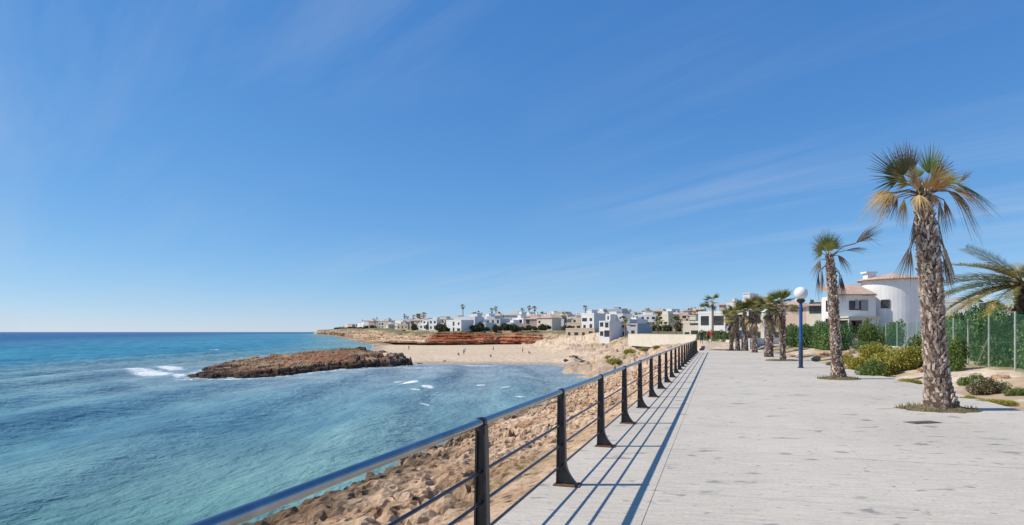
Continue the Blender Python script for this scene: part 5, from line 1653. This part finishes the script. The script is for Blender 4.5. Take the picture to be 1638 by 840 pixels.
# ------------------------------------------------------------------ people
def person_mesh(pose):
    hip = (0, 0, .92); J = {}
    if pose == 'stand':
        pts = dict(pel=(0, 0, .93), sp=(0, 0, 1.15), ch=(0, 0, 1.36), nk=(0, 0, 1.49), hd=(0, .01, 1.60), ht=(0, 0, 1.72), ls=(.17, 0, 1.40), le=(.23, .02, 1.12), lw=(.24, -.05, .86), lh=(.24, -.07, .78), rs=(-.17, 0, 1.40), re=(-.23, .02, 1.12), rw=(-.24, -.05, .86), rh=(-.24, -.07, .78),
                   lp=(.09, 0, .88), lk=(.10, -.01, .48), la=(.11, .02, .09), lf=(.12, -.13, .04), rp=(-.09, 0, .88), rk=(-.10, -.01, .48), ra=(-.11, .02, .09), rf=(-.12, -.13, .04))
    elif pose == 'walk':
        pts = dict(pel=(0, 0, .91), sp=(0, -.01, 1.13), ch=(0, -.02, 1.34), nk=(0, -.03, 1.47), hd=(0, -.03, 1.58), ht=(0, -.04, 1.70), ls=(.17, -.02, 1.38), le=(.22, .12, 1.13), lw=(.22, .10, .88), lh=(.22, .08, .80), rs=(-.17, -.02, 1.38), re=(-.22, -.10, 1.12), rw=(-.21, -.26, .93), rh=(-.21, -.30, .86),
                   lp=(.09, 0, .87), lk=(.10, -.18, .50), la=(.10, -.24, .10), lf=(.10, -.38, .06), rp=(-.09, 0, .87), rk=(-.10, .04, .47), ra=(-.10, .28, .14), rf=(-.10, .18, .03))
    else:   # sitting on the sand
        pts = dict(pel=(0, 0, .13), sp=(0, .04, .34), ch=(0, .03, .56), nk=(0, 0, .69), hd=(0, -.02, .80), ht=(0, -.02, .92), ls=(.17, .03, .60), le=(.25, -.14, .40), lw=(.18, -.36, .40), lh=(.12, -.44, .40), rs=(-.17, .03, .60), re=(-.25, -.14, .40), rw=(-.18, -.36, .40), rh=(-.12, -.44, .40),
                   lp=(.09, -.03, .13), lk=(.13, -.42, .42), la=(.12, -.70, .08), lf=(.12, -.84, .04), rp=(-.09, -.03, .13), rk=(-.13, -.42, .42), ra=(-.12, -.70, .08), rf=(-.12, -.84, .04))
    rad = dict(pel=(.15, .11), sp=(.13, .095), ch=(.16, .105), nk=(.055, .055), hd=(.085, .10), ht=(.06, .07), ls=.06, le=.043, lw=.032, lh=.035, rs=.06, re=.043, rw=.032, rh=.035, lp=.095, lk=.06, la=.042, lf=.035, rp=.095, rk=.06, ra=.042, rf=.035)
    names = list(pts); E = [('pel', 'sp'), ('sp', 'ch'), ('ch', 'nk'), ('nk', 'hd'), ('hd', 'ht'), ('ch', 'ls'), ('ls', 'le'), ('le', 'lw'), ('lw', 'lh'), ('ch', 'rs'), ('rs', 're'), ('re', 'rw'), ('rw', 'rh'), ('pel', 'lp'), ('lp', 'lk'), ('lk', 'la'), ('la', 'lf'), ('pel', 'rp'), ('rp', 'rk'), ('rk', 'ra'), ('ra', 'rf')]
    me = bpy.data.meshes.new('person_src'); me.from_pydata([pts[n] for n in names], [(names.index(a), names.index(b)) for a, b in E], [])
    ob = bpy.data.objects.new('person_src', me); COL.objects.link(ob)
    md = ob.modifiers.new('skin', 'SKIN'); md.use_smooth_shade = True
    if not me.skin_vertices: me.skin_vertices.new()
    for i, n in enumerate(names):
        r = rad[n]; me.skin_vertices[0].data[i].radius = r if isinstance(r, tuple) else (r, r)
    me.skin_vertices[0].data[0].use_root = True
    ss = ob.modifiers.new('sub', 'SUBSURF'); ss.levels = 1; ss.render_levels = 1
    dg = bpy.context.evaluated_depsgraph_get()
    out = bpy.data.meshes.new_from_object(ob.evaluated_get(dg))
    bpy.data.objects.remove(ob)
    return out
PM = {k: person_mesh(k) for k in ('stand', 'walk', 'sit')}

def person(p, rz, pose, top, low, label):
    me = PM[pose].copy(); me.name = 'person'
    me.materials.clear()
    for k in ('skin', top, low, 'hair'): me.materials.append(M[k])
    sit = pose == 'sit'
    for f in me.polygons:
        c = f.center; mi = 0
        if sit:
            if c.z > .84 or (c.z > .76 and c.y > .0): mi = 3
            elif c.z > .2 and c.y > -.1 and c.z < .66: mi = 1
            elif c.y > -.42 and c.z < .3: mi = 2
        else:
            if c.z > 1.65 or (c.z > 1.54 and c.y > .03): mi = 3
            elif 1.0 < c.z < 1.45 and abs(c.x) < .26: mi = 1
            elif .5 < c.z <= 1.0 and abs(c.x) < .195: mi = 2
        f.material_index = mi
    o = link_mesh('person', me, None, p, (0, 0, rz))
    return tag(o, label, 'person')
def beach_pt(u, v):
    z = -4.6
    for _ in range(8):
        p = at(u, v, z); z = ground_z(p.x, p.y)
    return Vector((p.x, p.y, z))
for u, v, rz, pose, a, b, lab in [(654, 560, 1.0, 'stand', 'cloth_dark', 'cloth_dark', 'person in dark clothes standing on the left end of the beach'),
        (733, 569, .4, 'sit', 'cloth_dark', 'cloth_navy', 'person in dark clothes sitting on the beach below the red cliff'),
        (742, 568, -.6, 'stand', 'cloth_grey', 'cloth_navy', 'person in a grey top standing next to the one sitting below the red cliff'),
        (744, 563, 2.5, 'walk', 'cloth_whitec', 'cloth_grey', 'person in a white top walking behind the pair below the red cliff'),
        (789, 562, 1.4, 'walk', 'cloth_grey', 'cloth_dark', 'person in a grey top walking alone in the middle of the beach'),
        (785, 572, 0, 'sit', 'cloth_bluec', 'cloth_grey', 'person in a blue top sitting near the waterline mid-beach'),
        (836, 564, 0.8, 'stand', 'cloth_whitec', 'cloth_red', 'person with red shorts standing right of the beach middle'),
        (846, 566, 0.8, 'sit', 'cloth_red', 'cloth_dark', 'person in a red top sitting right of the beach middle'),
        (931, 568, -1.2, 'sit', 'cloth_dark', 'cloth_dark', 'person all in black sitting at the right end of the beach')]:
    person(beach_pt(u, v), rz, pose, a, b, lab)
for u, d, rz, pose, a, b, lab in [(1133, 84, 0.2, 'stand', 'cloth_red', 'cloth_dark', 'person in a red top beyond the end of the promenade'),
        (1138, 86, -0.6, 'walk', 'cloth_red', 'cloth_grey', 'second person in red, just right of the first, beyond the promenade'),
        (1153, 84, 0.5, 'walk', 'cloth_dark', 'cloth_dark', 'person in black beyond the end of the promenade, in front of the hedge wall'),
        (1122, 80, 0.0, 'stand', 'cloth_dark', 'cloth_navy', 'person in dark clothes at the far end of the railing')]:
    x = (u - U0) / F * d
    person(Vector((x, d, ground_z(x, d))), rz, pose, a, b, lab)
